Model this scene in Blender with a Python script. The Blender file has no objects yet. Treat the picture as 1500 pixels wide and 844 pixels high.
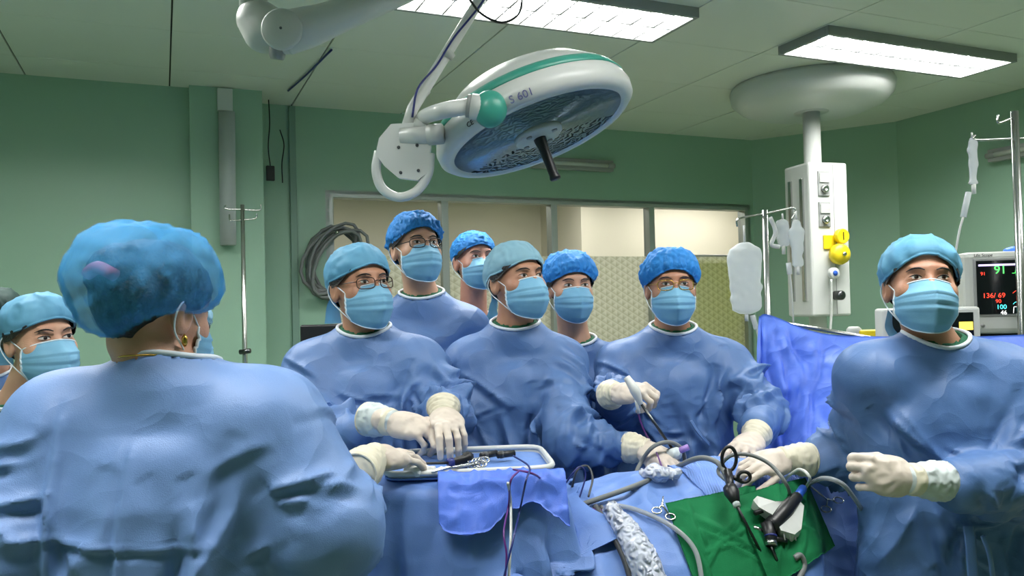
import bpy, bmesh, math
import numpy as np
from mathutils import Vector, Matrix

# ------------------------------------------------------------------ camera
F_PX, CX, CY, CAM_H = 1180.0, 750.0, 422.0, 1.5
PITCH, ROLL, YAW = math.radians(1.21), math.radians(1.35), math.radians(23.5)
_r0 = np.array([1, 0, 0.]); FW = np.array([0, math.cos(PITCH), math.sin(PITCH)])
_u0 = np.array([0, -math.sin(PITCH), math.cos(PITCH)])
RT = _r0*math.cos(ROLL) - _u0*math.sin(ROLL); UP = _u0*math.cos(ROLL) + _r0*math.sin(ROLL)
CAM = np.array([0, 0, CAM_H])
scene = bpy.context.scene
COL = scene.collection
cd = bpy.data.cameras.new('camera'); cam = bpy.data.objects.new('camera', cd); COL.objects.link(cam)
cd.sensor_width = 36; cd.lens = 36*F_PX/1500; cd.clip_start = .05
cam.matrix_world = Matrix(((RT[0], UP[0], -FW[0], 0), (RT[1], UP[1], -FW[1], 0), (RT[2], UP[2], -FW[2], CAM_H), (0, 0, 0, 1)))
scene.camera = cam
# ------------------------------------------------------------------ world, exposure
w = bpy.data.worlds.new('world'); scene.world = w; w.use_nodes = True
w.node_tree.nodes['Background'].inputs[0].default_value = (.6, .65, .7, 1)
w.node_tree.nodes['Background'].inputs[1].default_value = .1
scene.view_settings.view_transform = 'Standard'; scene.view_settings.look = 'None'
scene.view_settings.gamma = 1; scene.view_settings.use_curve_mapping = False
scene.view_settings.exposure = 0.48
TROFFER_W = 36.0      # emission strength of the ceiling lights

def P(px, py, d):     # world point seen at a pixel, d metres in front of the camera
    v = FW + RT*(px-CX)/F_PX - UP*(py-CY)/F_PX
    return CAM + v*(d/v[1])
CS, SN = math.cos(YAW), math.sin(YAW)
def RM(X, Y, z=0.):   # room coordinates (along the back wall, depth) -> world
    return np.array([X*CS - Y*SN, X*SN + Y*CS, z])
RX, RY, UZ = RM(1, 0), RM(0, 1), np.array([0, 0, 1.])
A3 = lambda *a: np.array(a, float)
def nrm(v): v = np.asarray(v, float); return v/np.linalg.norm(v)

# ------------------------------------------------------------------ materials
MATS = {}
def mat(name, col, rough=.5, metal=0., col2=None, vscale=6., bump=0., bscale=60., ridged=False, bump2=0., b2scale=400.,
        transp=0., transl=0., spec=.5, emit=None, estr=0., trans=0., sheen=0., coat=0., stripes=0., crumple=0., cscale=7.):
    m = bpy.data.materials.new(name); MATS[name] = m; m.use_nodes = True
    nt = m.node_tree; N = nt.nodes; L = nt.links; b = N['Principled BSDF']; out = N['Material Output']
    c4 = lambda c: (c[0], c[1], c[2], 1)
    b.inputs['Base Color'].default_value = c4(col); b.inputs['Roughness'].default_value = rough
    b.inputs['Metallic'].default_value = metal; b.inputs['Specular IOR Level'].default_value = spec
    if trans: b.inputs['Transmission Weight'].default_value = trans; b.inputs['IOR'].default_value = 1.4
    if sheen: b.inputs['Sheen Weight'].default_value = sheen
    if coat: b.inputs['Coat Weight'].default_value = coat
    tc = N.new('ShaderNodeTexCoord')
    if col2:
        n = N.new('ShaderNodeTexNoise'); n.inputs['Scale'].default_value = vscale; n.inputs['Detail'].default_value = 5
        L.new(tc.outputs['Object'], n.inputs['Vector'])
        r = N.new('ShaderNodeValToRGB'); r.color_ramp.elements[0].position = .35; r.color_ramp.elements[1].position = .65
        r.color_ramp.elements[0].color = c4(col); r.color_ramp.elements[1].color = c4(col2)
        L.new(n.outputs[0], r.inputs[0]); L.new(r.outputs[0], b.inputs['Base Color'])
    last = None
    for st, sc, rd in ((bump, bscale, ridged), (bump2, b2scale, False)):
        if st:
            n = N.new('ShaderNodeTexNoise'); n.inputs['Scale'].default_value = sc; n.inputs['Detail'].default_value = 3
            if rd: n.noise_type = 'RIDGED_MULTIFRACTAL'; n.normalize = True
            L.new(tc.outputs['Object'], n.inputs['Vector'])
            bp = N.new('ShaderNodeBump'); bp.inputs['Strength'].default_value = st; bp.inputs['Distance'].default_value = .03 if rd else .01
            L.new(n.outputs[0], bp.inputs['Height'])
            if last: L.new(last.outputs[0], bp.inputs['Normal'])
            last = bp
    if crumple:
        nz = N.new('ShaderNodeTexNoise'); nz.inputs['Scale'].default_value = 5; L.new(tc.outputs['Object'], nz.inputs['Vector'])
        mxv = N.new('ShaderNodeMix'); mxv.data_type = 'VECTOR'; mxv.inputs[0].default_value = .22; L.new(tc.outputs['Object'], mxv.inputs[4]); L.new(nz.outputs['Color'], mxv.inputs[5])
        for sc_, st_ in ((cscale, crumple), (cscale*2.6, crumple*.45)):
            vo = N.new('ShaderNodeTexVoronoi'); vo.inputs['Scale'].default_value = sc_; L.new(mxv.outputs[1], vo.inputs['Vector'])
            bp = N.new('ShaderNodeBump'); bp.inputs['Strength'].default_value = st_; bp.inputs['Distance'].default_value = .045*7/sc_
            L.new(vo.outputs['Distance'], bp.inputs['Height'])
            if last: L.new(last.outputs[0], bp.inputs['Normal'])
            last = bp
    if stripes:
        wv = N.new('ShaderNodeTexWave'); wv.inputs['Scale'].default_value = stripes; wv.bands_direction = 'X'
        L.new(tc.outputs['Object'], wv.inputs['Vector'])
        bp = N.new('ShaderNodeBump'); bp.inputs['Strength'].default_value = .5; bp.inputs['Distance'].default_value = .004
        L.new(wv.outputs[1], bp.inputs['Height'])
        if last: L.new(last.outputs[0], bp.inputs['Normal'])
        last = bp
    if last: L.new(last.outputs[0], b.inputs['Normal'])
    sh = b
    if transl:
        t = N.new('ShaderNodeBsdfTranslucent'); t.inputs[0].default_value = c4(col)
        mx = N.new('ShaderNodeMixShader'); mx.inputs[0].default_value = transl
        L.new(sh.outputs[0], mx.inputs[1]); L.new(t.outputs[0], mx.inputs[2]); sh = mx
    if transp:
        t = N.new('ShaderNodeBsdfTransparent'); mx = N.new('ShaderNodeMixShader'); mx.inputs[0].default_value = transp
        L.new(sh.outputs[0], mx.inputs[1]); L.new(t.outputs[0], mx.inputs[2]); sh = mx
    if emit:
        b.inputs['Emission Color'].default_value = c4(emit); b.inputs['Emission Strength'].default_value = estr
    if sh is not b: L.new(sh.outputs[0], out.inputs[0])
    return m
def S(r, g, b):       # sRGB 0-255 -> linear
    return tuple((c/255/12.92) if c/255 < .04045 else ((c/255+.055)/1.055)**2.4 for c in (r, g, b))
mat('wall_green', S(146, 181, 158), .38, col2=S(151, 185, 162), vscale=1.2, bump=.06, bscale=30)
mat('wall_cream', S(214, 210, 194), .6, col2=S(222, 218, 202), vscale=1)
mat('ceil', S(224, 226, 218), .45, col2=S(218, 221, 212), vscale=.8)
mat('gap', S(60, 64, 58), .8); mat('floor', S(128, 140, 112), .35, col2=S(116, 128, 104), vscale=3)
mat('white', S(206, 208, 205), .35, spec=.5); mat('offwhite', S(188, 191, 186), .4); mat('greyplastic', S(150, 152, 150), .45)
mat('alu', S(170, 176, 172), .4, metal=.6); mat('frame_green', S(120, 150, 135), .4)
mat('steel', S(200, 200, 198), .22, metal=1); mat('darksteel', S(95, 97, 98), .3, metal=1)
mat('black', S(22, 23, 26), .4); mat('darkgrey', S(70, 72, 74), .5); mat('cable', S(112, 116, 116), .5); mat('navy', S(28, 40, 110), .4)
mat('purple', S(96, 40, 120), .4); mat('blueplastic', S(40, 90, 190), .35); mat('yellow', S(236, 208, 30), .4)
mat('teal', S(62, 154, 136), .35); mat('light', (1, 1, 1), .5, emit=(1, 1, .97), estr=TROFFER_W)
mat('room_light', (1, 1, 1), .5, emit=(1, .97, .9), estr=15)
mat('louver', S(92, 94, 94), .4)
mat('light_near', (1, 1, 1), .5, emit=(1, 1, .97), estr=TROFFER_W*.75)
for k, c, c2 in (('gown_blue', (94, 128, 182), (88, 122, 176)), ('gown_deep', (82, 116, 168), (76, 110, 162)),
                 ('gown_pale', (112, 145, 198), (106, 139, 192)), ('drape', (104, 140, 206), (98, 134, 200)),
                 ('drape_vivid', (84, 122, 224), (78, 114, 216))):
    mat(k, S(*c), .5, col2=S(*c2), vscale=5, bump2=.12, b2scale=500, spec=.5, crumple=.48 if k != 'gown_pale' else .26, cscale=6.5)
mat('drape_ribbed', S(112, 148, 222), .6, bump=.2, bscale=9, ridged=True, stripes=45)
mat('towel_green', S(26, 118, 72), .85, col2=S(20, 106, 64), vscale=8, bump=.25, bscale=14, ridged=True, bump2=.3, b2scale=600, spec=.2)
mat('scrub', S(16, 92, 62), .8, bump=.2, bscale=300)
mat('binding', S(214, 222, 232), .6)
mat('skin', S(206, 160, 134), .48, col2=S(198, 148, 122), vscale=14, bump=.08, bscale=250)
mat('skin_tan', S(190, 142, 114), .45, col2=S(180, 128, 102), vscale=14, bump=.08, bscale=250)
mat('skin_pink', S(206, 150, 130), .45, col2=S(192, 130, 110), vscale=14, bump=.08, bscale=250)
mat('hair', S(26, 22, 21), .5, bump=.5, bscale=180); mat('hair_clip', S(196, 110, 150), .5)
mat('eye_white', S(220, 214, 208), .25); mat('iris', S(34, 22, 16), .15)
mat('mask', S(136, 194, 226), .7, col2=S(128, 187, 221), vscale=30, bump2=.1, b2scale=500, transl=.15)
mat('mask_edge', S(222, 234, 242), .7)
mat('cap_blue', S(44, 140, 222), .65, bump=.5, bscale=45, ridged=True, transp=.12)
mat('cap_tie', S(110, 178, 214), .65, col2=S(100, 168, 206), vscale=12, bump=.45, bscale=18, ridged=True, transp=.22)
mat('cap_pale', S(150, 198, 218), .65, bump=.45, bscale=18, ridged=True, transp=.25)
mat('cap_net', S(66, 160, 220), .65, bump=.5, bscale=20, ridged=True, transp=.66)
mat('cap_dark', S(24, 52, 48), .7)
mat('glove', S(208, 196, 183), .5, col2=S(200, 187, 174), vscale=20, bump=.3, bscale=40, ridged=True)
mat('cuff_grey', S(196, 206, 206), .5, bump=.5, bscale=40, ridged=True)
mat('glove_band', S(218, 211, 188), .5, bump=.3, bscale=40, ridged=True)
mat('gold', S(214, 170, 84), .25, metal=1); mat('brownframe', S(60, 36, 26), .3)
mat('glass', (.05, .06, .06), .04, transp=.92); mat('hose_clear', S(168, 174, 178), .2, transp=.35); mat('gauze', S(236, 236, 232), .9, bump=.6, bscale=60)
mat('bag', S(220, 226, 228), .3, transp=.3, transl=.3); mat('clear', S(226, 230, 234), .15, transp=.5)
mat('crinkle', S(216, 222, 236), .12, bump=1, bscale=60, ridged=True, transp=.2, spec=.8)
mat('screen_black', S(12, 14, 20), .2); mat('lampglass', S(150, 172, 194), .28, metal=.5, bump=.26, bscale=45, ridged=True)
for k, c in (('e_green', (.1, 1, .15)), ('e_red', (1, .06, .03)), ('e_white', (1, 1, 1)), ('e_cyan', (.1, .9, .9)), ('e_violet', (.6, .5, .9)), ('e_blue', (.03, .12, 1)), ('e_yellow', (1, .8, .1))):
    mat(k, c, .5, emit=c, estr=1.0)

# ------------------------------------------------------------------ mesh helpers
ORG = {}
def raw(name, vf, m, org=(0, 0, 0), smooth=True):
    V, F = vf; me = bpy.data.meshes.new(name)
    me.from_pydata((np.asarray(V, float) - np.asarray(org)).tolist(), [], [tuple(int(i) for i in f) for f in F])
    if smooth: me.polygons.foreach_set('use_smooth', [True]*len(me.polygons))
    if m: me.materials.append(MATS[m])
    me.update()
    o = bpy.data.objects.new(name, me); COL.objects.link(o); return o
def thing(name, label, cat, loc, group=None):
    o = bpy.data.objects.new(name, None); COL.objects.link(o); o.location = tuple(float(v) for v in loc); o.empty_display_size = .1
    o['label'] = label; o['category'] = cat
    if group: o['group'] = group
    ORG[o] = np.array(loc, float); return o
def part(name, vf, m, parent, smooth=True, label=None):
    o = raw(name, vf, m, ORG[parent], smooth); o.parent = parent; ORG[o] = ORG[parent]
    if label: o['label'] = label
    return o
def single(name, label, cat, vf, m, group=None, smooth=True, kind=None):
    V = np.asarray(vf[0]); org = A3((V[:, 0].min()+V[:, 0].max())/2, (V[:, 1].min()+V[:, 1].max())/2, V[:, 2].min())
    o = raw(name, vf, m, org, smooth); o.location = tuple(org); ORG[o] = org
    if label: o['label'] = label
    if cat: o['category'] = cat
    if group: o['group'] = group
    if kind: o['kind'] = kind
    return o
def struct(name, vf, m, smooth=False): return single(name, None, None, vf, m, smooth=smooth, kind='structure')
def join(*ms):
    V = []; F = []; n = 0
    for v, f in ms:
        V.append(np.asarray(v, float)); F += [tuple(i+n for i in q) for q in f]; n += len(v)
    return np.concatenate(V), F
def flat(o):          # flat-with-bevel look: smooth by angle
    me = o.data; me.polygons.foreach_set('use_smooth', [False]*len(me.polygons)); return o
def box(c, size, ax=None, bev=0.):
    bm = bmesh.new(); bmesh.ops.create_cube(bm, size=1)
    for v in bm.verts: v.co = Vector((v.co.x*size[0], v.co.y*size[1], v.co.z*size[2]))
    if bev: bmesh.ops.bevel(bm, geom=bm.edges[:], offset=bev, segments=2, affect='EDGES', profile=.5)
    bm.verts.index_update(); V = np.array([v.co[:] for v in bm.verts]); F = [tuple(v.index for v in f.verts) for f in bm.faces]; bm.free()
    if ax is not None: V = V @ np.array(ax)
    return V + np.asarray(c), F
ROOMAX = np.array([RX, RY, UZ])
def frame(d, up=(0, 0, 1)):
    d = nrm(d); up = np.asarray(up, float)
    if abs(d @ nrm(up)) > .97: up = A3(0, 1, 0) if abs(d[1]) < .9 else A3(1, 0, 0)
    x = nrm(np.cross(up, d)); return x, np.cross(d, x), d
def spline(pts, n=8):
    p = np.array(pts, float)
    if len(p) < 3: return p
    q = np.vstack([2*p[0]-p[1], p, 2*p[-1]-p[-2]]); out = []
    for i in range(1, len(q)-2):
        for t in np.linspace(0, 1, n, endpoint=False):
            a, b, c, d = q[i-1:i+3]
            out.append(.5*((2*b)+(c-a)*t+(2*a-5*b+4*c-d)*t*t+(3*b-a-3*c+d)*t**3))
    out.append(p[-1]); return np.array(out)
def tube(pts, r, n=8, closed=False, smooth=0, flatten=None):
    p = spline(pts, smooth) if smooth else np.array(pts, float)
    k = len(p); r = np.broadcast_to(np.asarray(r, float), (k,)) if np.ndim(r) == 0 else np.interp(np.linspace(0, 1, k), np.linspace(0, 1, len(r)), r)
    t = np.gradient(p, axis=0)
    if closed: t = np.roll(p, -1, 0) - np.roll(p, 1, 0)
    t /= np.linalg.norm(t, axis=1)[:, None] + 1e-12
    x, y, _ = frame(t[0]); V = []; a = np.arange(n)*2*math.pi/n
    for i in range(k):
        x = nrm(x - t[i]*(x @ t[i])); y = np.cross(t[i], x)
        V.append(p[i] + r[i]*(np.cos(a)[:, None]*x + np.sin(a)[:, None]*y*(flatten or 1)))
    V = np.concatenate(V); F = []
    for i in range(k if closed else k-1):
        i2 = (i+1) % k
        for j in range(n): F.append((i*n+j, i*n+(j+1) % n, i2*n+(j+1) % n, i2*n+j))
    if not closed: F += [tuple(range(n))[::-1], tuple((k-1)*n+j for j in range(n))]
    return V, F
def lathe(prof, c, axis=(0, 0, 1), n=32, caps=True):
    x, y, z = frame(axis); a = np.arange(n)*2*math.pi/n
    V = np.concatenate([np.asarray(c) + r*(np.cos(a)[:, None]*x + np.sin(a)[:, None]*y) + h*z for r, h in prof]); F = []
    for i in range(len(prof)-1):
        for j in range(n): F.append((i*n+j, i*n+(j+1) % n, (i+1)*n+(j+1) % n, (i+1)*n+j))
    if caps: F += [tuple(range(n))[::-1], tuple((len(prof)-1)*n+j for j in range(n))]
    return V, F
def grid(G, wrap=False):   # G (nu,nv,3)
    nu, nv = G.shape[:2]; F = []
    for i in range(nu if wrap else nu-1):
        i2 = (i+1) % nu
        for j in range(nv-1): F.append((i*nv+j, i2*nv+j, i2*nv+j+1, i*nv+j+1))
    return G.reshape(-1, 3), F
def thick(G, t, wrap=False):   # sheet with thickness t along its normals
    du = np.gradient(G, axis=0); dv = np.gradient(G, axis=1); n = np.cross(du, dv); n /= np.linalg.norm(n, axis=2)[..., None]+1e-12
    nu, nv = G.shape[:2]; a = grid(G, wrap); b = grid(G - n*t, wrap)
    V, F = join(a, (b[0], [f[::-1] for f in b[1]])); o = nu*nv
    def rim(idx):
        for p, q in zip(idx[:-1], idx[1:]): F.append((p, q, q+o, p+o))
    I = np.arange(nu*nv).reshape(nu, nv)
    rim(list(I[:, 0]) + ([I[0, 0]] if wrap else [])); rim((list(I[:, -1]) + ([I[0, -1]] if wrap else []))[::-1])
    if not wrap: rim(list(I[0])[::-1]); rim(list(I[-1]))
    return V, F
def prism(poly, d, t):    # planar polygon (world pts) extruded by t*d
    p = np.array(poly, float); n = len(p); V = np.vstack([p, p + np.asarray(d)*t])
    F = [tuple(range(n))[::-1], tuple(range(n, 2*n))] + [(i, (i+1) % n, n+(i+1) % n, n+i) for i in range(n)]
    return V, F
def text(s, size, o, xd, yd, depth=.0006, shear=0.):
    c = bpy.data.curves.new('t', 'FONT'); c.body = s; c.size = size; c.extrude = depth/2; c.shear = shear; c.align_x = 'CENTER'; c.align_y = 'CENTER'
    ob = bpy.data.objects.new('t', c); COL.objects.link(ob); dg = bpy.context.evaluated_depsgraph_get()
    me = bpy.data.meshes.new_from_object(ob.evaluated_get(dg)); xd = nrm(xd); yd = nrm(yd); z = np.cross(xd, yd)
    V = np.array([np.asarray(o) + v.co.x*xd + v.co.y*yd + v.co.z*z for v in me.vertices]); F = [tuple(p.vertices) for p in me.polygons]
    bpy.data.objects.remove(ob); bpy.data.meshes.remove(me); bpy.data.curves.remove(c); return V, F
# ------------------------------------------------------------------ noise and implicit surfaces
def _h(ix, iy, iz, s):
    h = (ix.astype(np.uint32)*np.uint32(374761393) + iy.astype(np.uint32)*np.uint32(668265263) + iz.astype(np.uint32)*np.uint32(2246822519) + np.uint32((s*3266489917) & 0xffffffff))
    h = (h ^ (h >> np.uint32(13)))*np.uint32(1274126177); h ^= h >> np.uint32(16)
    return h.astype(np.float64)/2147483648.0 - 1
def noise(p, s=0):
    i = np.floor(p).astype(np.int64); f = p - i; f = f*f*f*(f*(f*6-15)+10); r = 0
    for a in (0, 1):
        for b in (0, 1):
            for c in (0, 1):
                wgt = (f[..., 0] if a else 1-f[..., 0])*(f[..., 1] if b else 1-f[..., 1])*(f[..., 2] if c else 1-f[..., 2])
                r = r + wgt*_h(i[..., 0]+a, i[..., 1]+b, i[..., 2]+c, s)
    return r
def ridge(p, s=0, k=3): return (1-np.minimum(1, np.abs(noise(p, s))*1.6))**k
def worley(p, s=0):
    i = np.floor(p).astype(np.int64); best = np.full(p.shape[:-1], 9.)
    for a in (-1, 0, 1):
        for b in (-1, 0, 1):
            for c in (-1, 0, 1):
                j = i+np.array([a, b, c]); o = np.stack([_h(j[..., 0], j[..., 1], j[..., 2], s+k*17)*.5+.5 for k in range(3)], -1); best = np.minimum(best, ((j+o-p)**2).sum(-1))
    return np.sqrt(best)
def smin(a, b, k): h = np.maximum(k-np.abs(a-b), 0)/k; return np.minimum(a, b) - h*h*k*.25
def smax(a, b, k): return -smin(-a, -b, k)
def rcone(p, a, b, ra, rb):
    a = np.asarray(a, float); ab = np.asarray(b, float)-a; t = np.clip(((p-a) @ ab)/(ab @ ab+1e-12), 0, 1)
    return np.linalg.norm(p-a-t[:, None]*ab, axis=1) - (ra+(rb-ra)*t)
def ell(p, c, r):
    q = (p-np.asarray(c))/np.asarray(r); k0 = np.linalg.norm(q, axis=1); k1 = np.linalg.norm(q/np.asarray(r), axis=1)
    return k0*(k0-1)/(k1+1e-9)
def axis_pts(lo, hi, h, flo=None, fhi=None, fh=None):
    if flo is None: return np.arange(lo, hi+h, h)
    o = [x for x in np.arange(flo, lo-h, -h)][::-1]; m = list(np.arange(flo, fhi, fh)); e = list(np.arange(m[-1]+fh, hi+h, h))
    return np.array(o[:-1]+m+e)
def nets(f, xs, ys, zs, B=4):
    def pad(a):
        k = (-len(a)) % B; s = a[-1]-a[-2]; return np.concatenate([a, a[-1]+s*np.arange(1, k+1)])
    ax = [pad(a) for a in (xs, ys, zs)]; n = [len(a) for a in ax]; nb = [k//B for k in n]
    cen = [a.reshape(-1, B).mean(1) for a in ax]; hal = [(a.reshape(-1, B)[:, -1]-a.reshape(-1, B)[:, 0])*.5 + np.max(np.diff(a.reshape(-1, B), axis=1), axis=1) for a in ax]
    g = np.stack(np.meshgrid(*cen, indexing='ij'), -1).reshape(-1, 3); rad = np.sqrt(sum(q**2 for q in np.meshgrid(*hal, indexing='ij'))).reshape(-1)
    d = f(g); act = np.abs(d) < rad*1.35 + .004
    val = np.repeat(np.repeat(np.repeat(np.where(d < 0, -1., 1.).reshape(nb), B, 0), B, 1), B, 2).astype(np.float32)
    bi = np.argwhere(act.reshape(nb)); off = np.stack(np.meshgrid(*[np.arange(B)]*3, indexing='ij'), -1).reshape(-1, 3)
    ii = (bi[:, None, :]*B + off[None]).reshape(-1, 3)
    pts = np.stack([ax[k][ii[:, k]] for k in range(3)], -1); val[ii[:, 0], ii[:, 1], ii[:, 2]] = f(pts)
    s = val < 0; c = np.zeros([k-1 for k in n], np.int8)
    corners = [(a, b, e) for a in (0, 1) for b in (0, 1) for e in (0, 1)]
    for a, b, e in corners: c += s[a:n[0]-1+a, b:n[1]-1+b, e:n[2]-1+e]
    cells = np.argwhere((c > 0) & (c < 8)); idx = np.full(c.shape, -1, np.int64); idx[cells[:, 0], cells[:, 1], cells[:, 2]] = np.arange(len(cells))
    pos = {}; vv = {}
    for q in corners:
        k = cells+np.array(q); vv[q] = val[k[:, 0], k[:, 1], k[:, 2]].astype(float); pos[q] = np.stack([ax[m][k[:, m]] for m in range(3)], -1)
    acc = np.zeros((len(cells), 3)); cnt = np.zeros(len(cells))
    for q in corners:
        for m in range(3):
            if q[m] == 0:
                q2 = tuple(1 if j == m else q[j] for j in range(3)); u, v = vv[q], vv[q2]; ch = (u < 0) != (v < 0)
                t = np.where(ch, u/(u-v+1e-20), 0)[:, None]; acc += np.where(ch[:, None], pos[q]+(pos[q2]-pos[q])*t, 0); cnt += ch
    V = acc/cnt[:, None]; F = []
    for m in range(3):
        o1, o2 = [j for j in range(3) if j != m]; sl = [slice(None)]*3; sl2 = list(sl); sl[m] = slice(0, -1); sl2[m] = slice(1, None)
        e = np.argwhere(s[tuple(sl)] != s[tuple(sl2)]); e = e[(e[:, o1] > 0) & (e[:, o2] > 0) & (e[:, o1] < n[o1]-1) & (e[:, o2] < n[o2]-1)]
        def at(d1, d2): k = e.copy(); k[:, o1] -= d1; k[:, o2] -= d2; return idx[k[:, 0], k[:, 1], k[:, 2]]
        q = np.stack([at(1, 1), at(0, 1), at(0, 0), at(1, 0)], -1); ins = s[e[:, 0], e[:, 1], e[:, 2]]
        fl = ~ins if m != 1 else ins; q[fl] = q[fl][:, ::-1]; F.append(q[(q >= 0).all(1)])
    return V, np.concatenate(F)
def vnormals(V, F):
    n = np.zeros_like(V); F = np.asarray(F); fn = np.cross(V[F[:, 2]]-V[F[:, 0]], V[F[:, 3]]-V[F[:, 1]])
    for k in range(4): np.add.at(n, F[:, k], fn)
    return n/(np.linalg.norm(n, axis=1)[:, None]+1e-12)
def cusp(U, W, folds):     # sharp-crested cloth folds: (u0,w0,u1,w1,width,height) segments in a 2-D chart
    r = np.zeros(U.shape)
    for u0, w0, u1, w1, wd, am in folds:
        du, dw = u1-u0, w1-w0; L2 = du*du+dw*dw+1e-9; t = np.clip(((U-u0)*du+(W-w0)*dw)/L2, 0, 1); ex, ey = U-u0-t*du, W-w0-t*dw
        d = np.sqrt(ex*ex+ey*ey); sd = (ex*dw-ey*du)/math.sqrt(L2); tp = np.minimum(1, np.minimum(t+.12, 1.12-t)*3.2)
        r += am*tp*(np.exp(-d/wd) - .55*np.exp(-((sd-1.7*wd)/(1.1*wd))**2)*(d < 5*wd))
    return r
def ss(a, b, x): t = np.clip((x-a)/(b-a), 0, 1); return t*t*(3-2*t)

# ================================================================== SETTING
ZC = 2.9; YB, YL, XR = 5.62, 5.36, 5.42
fl = struct('floor', prism([RM(-2.2, -2.2), RM(5.6, -2.2), RM(5.6, 9.2), RM(-2.2, 9.2)], UZ, -.1), 'floor')
def wallseg(name, a, b, z0, z1, m='wall_green', t=.12, parent=None):
    d = nrm(np.array(b)-np.array(a)); nr = A3(-d[1], d[0], 0)   # thickness away from the room
    g = prism([A3(*a[:2], z0), A3(*b[:2], z0), A3(*b[:2], z1), A3(*a[:2], z1)], nr, t)
    return g
struct('wall_left', wallseg('w', RM(-2.2, YL), RM(.17, YL), 0, ZC), 'wall_green')
struct('wall_pillar', box(RM(.385, 5.47, ZC/2), (.43, .36, ZC), ROOMAX), 'wall_green')
# back wall with window opening: X .. and heights
def win_at(px, py):   # intersect the pixel's ray with the back wall plane
    v = FW + RT*(px-CX)/F_PX - UP*(py-CY)/F_PX; t = YB/(v @ RY); w_ = CAM+v*t; return w_ @ RX, w_[2]
WX0 = win_at(482, 282)[0]; WX1 = win_at(1095, 303)[0]; WZ1 = win_at(800, 294)[1]; WZ0 = .95; FILM = win_at(900, 375)[1]
MUL = [win_at(p, 300)[0] for p in (652, 812, 955)]
g = join(wallseg('', RM(.6, YB), RM(WX0, YB), 0, ZC), wallseg('', RM(WX1, YB), RM(4.77, YB), 0, ZC),
         wallseg('', RM(WX0, YB), RM(WX1, YB), WZ1, ZC), wallseg('', RM(WX0, YB), RM(WX1, YB), 0, WZ0))
struct('wall_back', g, 'wall_green')
struct('wall_corner', wallseg('', RM(4.77, YB), RM(XR, 4.66), 0, ZC), 'wall_green')
struct('wall_right', wallseg('', RM(XR, 4.66), RM(XR, -2.2), 0, ZC), 'wall_green')
struct('wall_front', wallseg('', RM(XR, -2.2), RM(-2.2, -2.2), 0, ZC), 'wall_green')
struct('wall_side', wallseg('', RM(-2.2, -2.2), RM(-2.2, YL), 0, ZC), 'wall_green')
# ceiling: backing slab with individual panels set proud of dark joints
ceil = struct('ceiling', box(RM(1.6, 1.75, ZC+.06), (7.8, 8.0, .1), ROOMAX), 'gap')
for i in range(-3, 8):
    for j in range(-9, 3):
        x0, y0 = .06+.77*i, 4.29+.69*j; x1, y1 = x0+.77, y0+.69
        x0, x1, y0, y1 = max(x0, -2.2), min(x1, XR), max(y0, -2.2), min(y1, YB)
        if x1-x0 < .05 or y1-y0 < .05: continue
        part('panel', box(RM((x0+x1)/2, (y0+y1)/2, ZC+.005), (x1-x0-.008, y1-y0-.003, .014), ROOMAX, .002), 'ceil', ceil, smooth=False)
# observation window
WIN = single('window_1', None, None, join(*[box(RM(x, YB+.05, (WZ0+WZ1)/2), (.06, .1, WZ1-WZ0), ROOMAX, .004) for x in (WX0, WX1)],
    *[box(RM((WX0+WX1)/2, YB+.05, z), (WX1-WX0+.06, .1, .055), ROOMAX, .004) for z in (WZ0, WZ1)]), 'alu', smooth=False, kind='structure')
ed = [WX0]+MUL+[WX1]
for x in MUL: part('mullion', box(RM(x, YB+.05, (WZ0+WZ1)/2), (.055, .09, WZ1-WZ0), ROOMAX, .004), 'alu', WIN, smooth=False)
for a, b in zip(ed[:-1], ed[1:]): part('pane', box(RM((a+b)/2, YB+.06, (WZ0+WZ1)/2), (b-a-.05, .006, WZ1-WZ0-.05), ROOMAX), 'glass', WIN, smooth=False)
m = mat('film', S(206, 206, 176), .5, transl=.5, transp=.42); nt = m.node_tree; N = nt.nodes; L = nt.links
tc = N.new('ShaderNodeTexCoord'); prev = None
for ang in (0, 60, 120):      # triangle lattice
    a = math.radians(ang); dv = RX*math.cos(a)+UZ*math.sin(a)
    dt = N.new('ShaderNodeVectorMath'); dt.operation = 'DOT_PRODUCT'; dt.inputs[1].default_value = tuple(dv/.05); L.new(tc.outputs['Object'], dt.inputs[0])
    fr = N.new('ShaderNodeMath'); fr.operation = 'FRACT'; L.new(dt.outputs['Value'], fr.inputs[0])
    if prev is None: prev = fr
    else:
        ad = N.new('ShaderNodeMath'); ad.operation = 'ADD'; L.new(prev.outputs[0], ad.inputs[0]); L.new(fr.outputs[0], ad.inputs[1]); prev = ad
rp = N.new('ShaderNodeValToRGB'); sc_ = N.new('ShaderNodeMath'); sc_.operation = 'MULTIPLY'; sc_.inputs[1].default_value = .4; L.new(prev.outputs[0], sc_.inputs[0]); L.new(sc_.outputs[0], rp.inputs[0])
rp.color_ramp.elements[0].color = (*S(206, 206, 184), 1); rp.color_ramp.elements[1].color = (*S(244, 244, 228), 1); rp.color_ramp.elements[0].position = .35; rp.color_ramp.elements[1].position = .8
L.new(rp.outputs[0], N['Principled BSDF'].inputs['Base Color']); L.new(rp.outputs[0], [n for n in N if n.type == 'BSDF_TRANSLUCENT'][0].inputs[0])
for a, b in zip(ed[:-1], ed[1:]): part('frosted_film', box(RM((a+b)/2, YB+.05, (WZ0+FILM)/2), (b-a-.06, .004, FILM-WZ0), ROOMAX), 'film', WIN, smooth=False)
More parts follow.
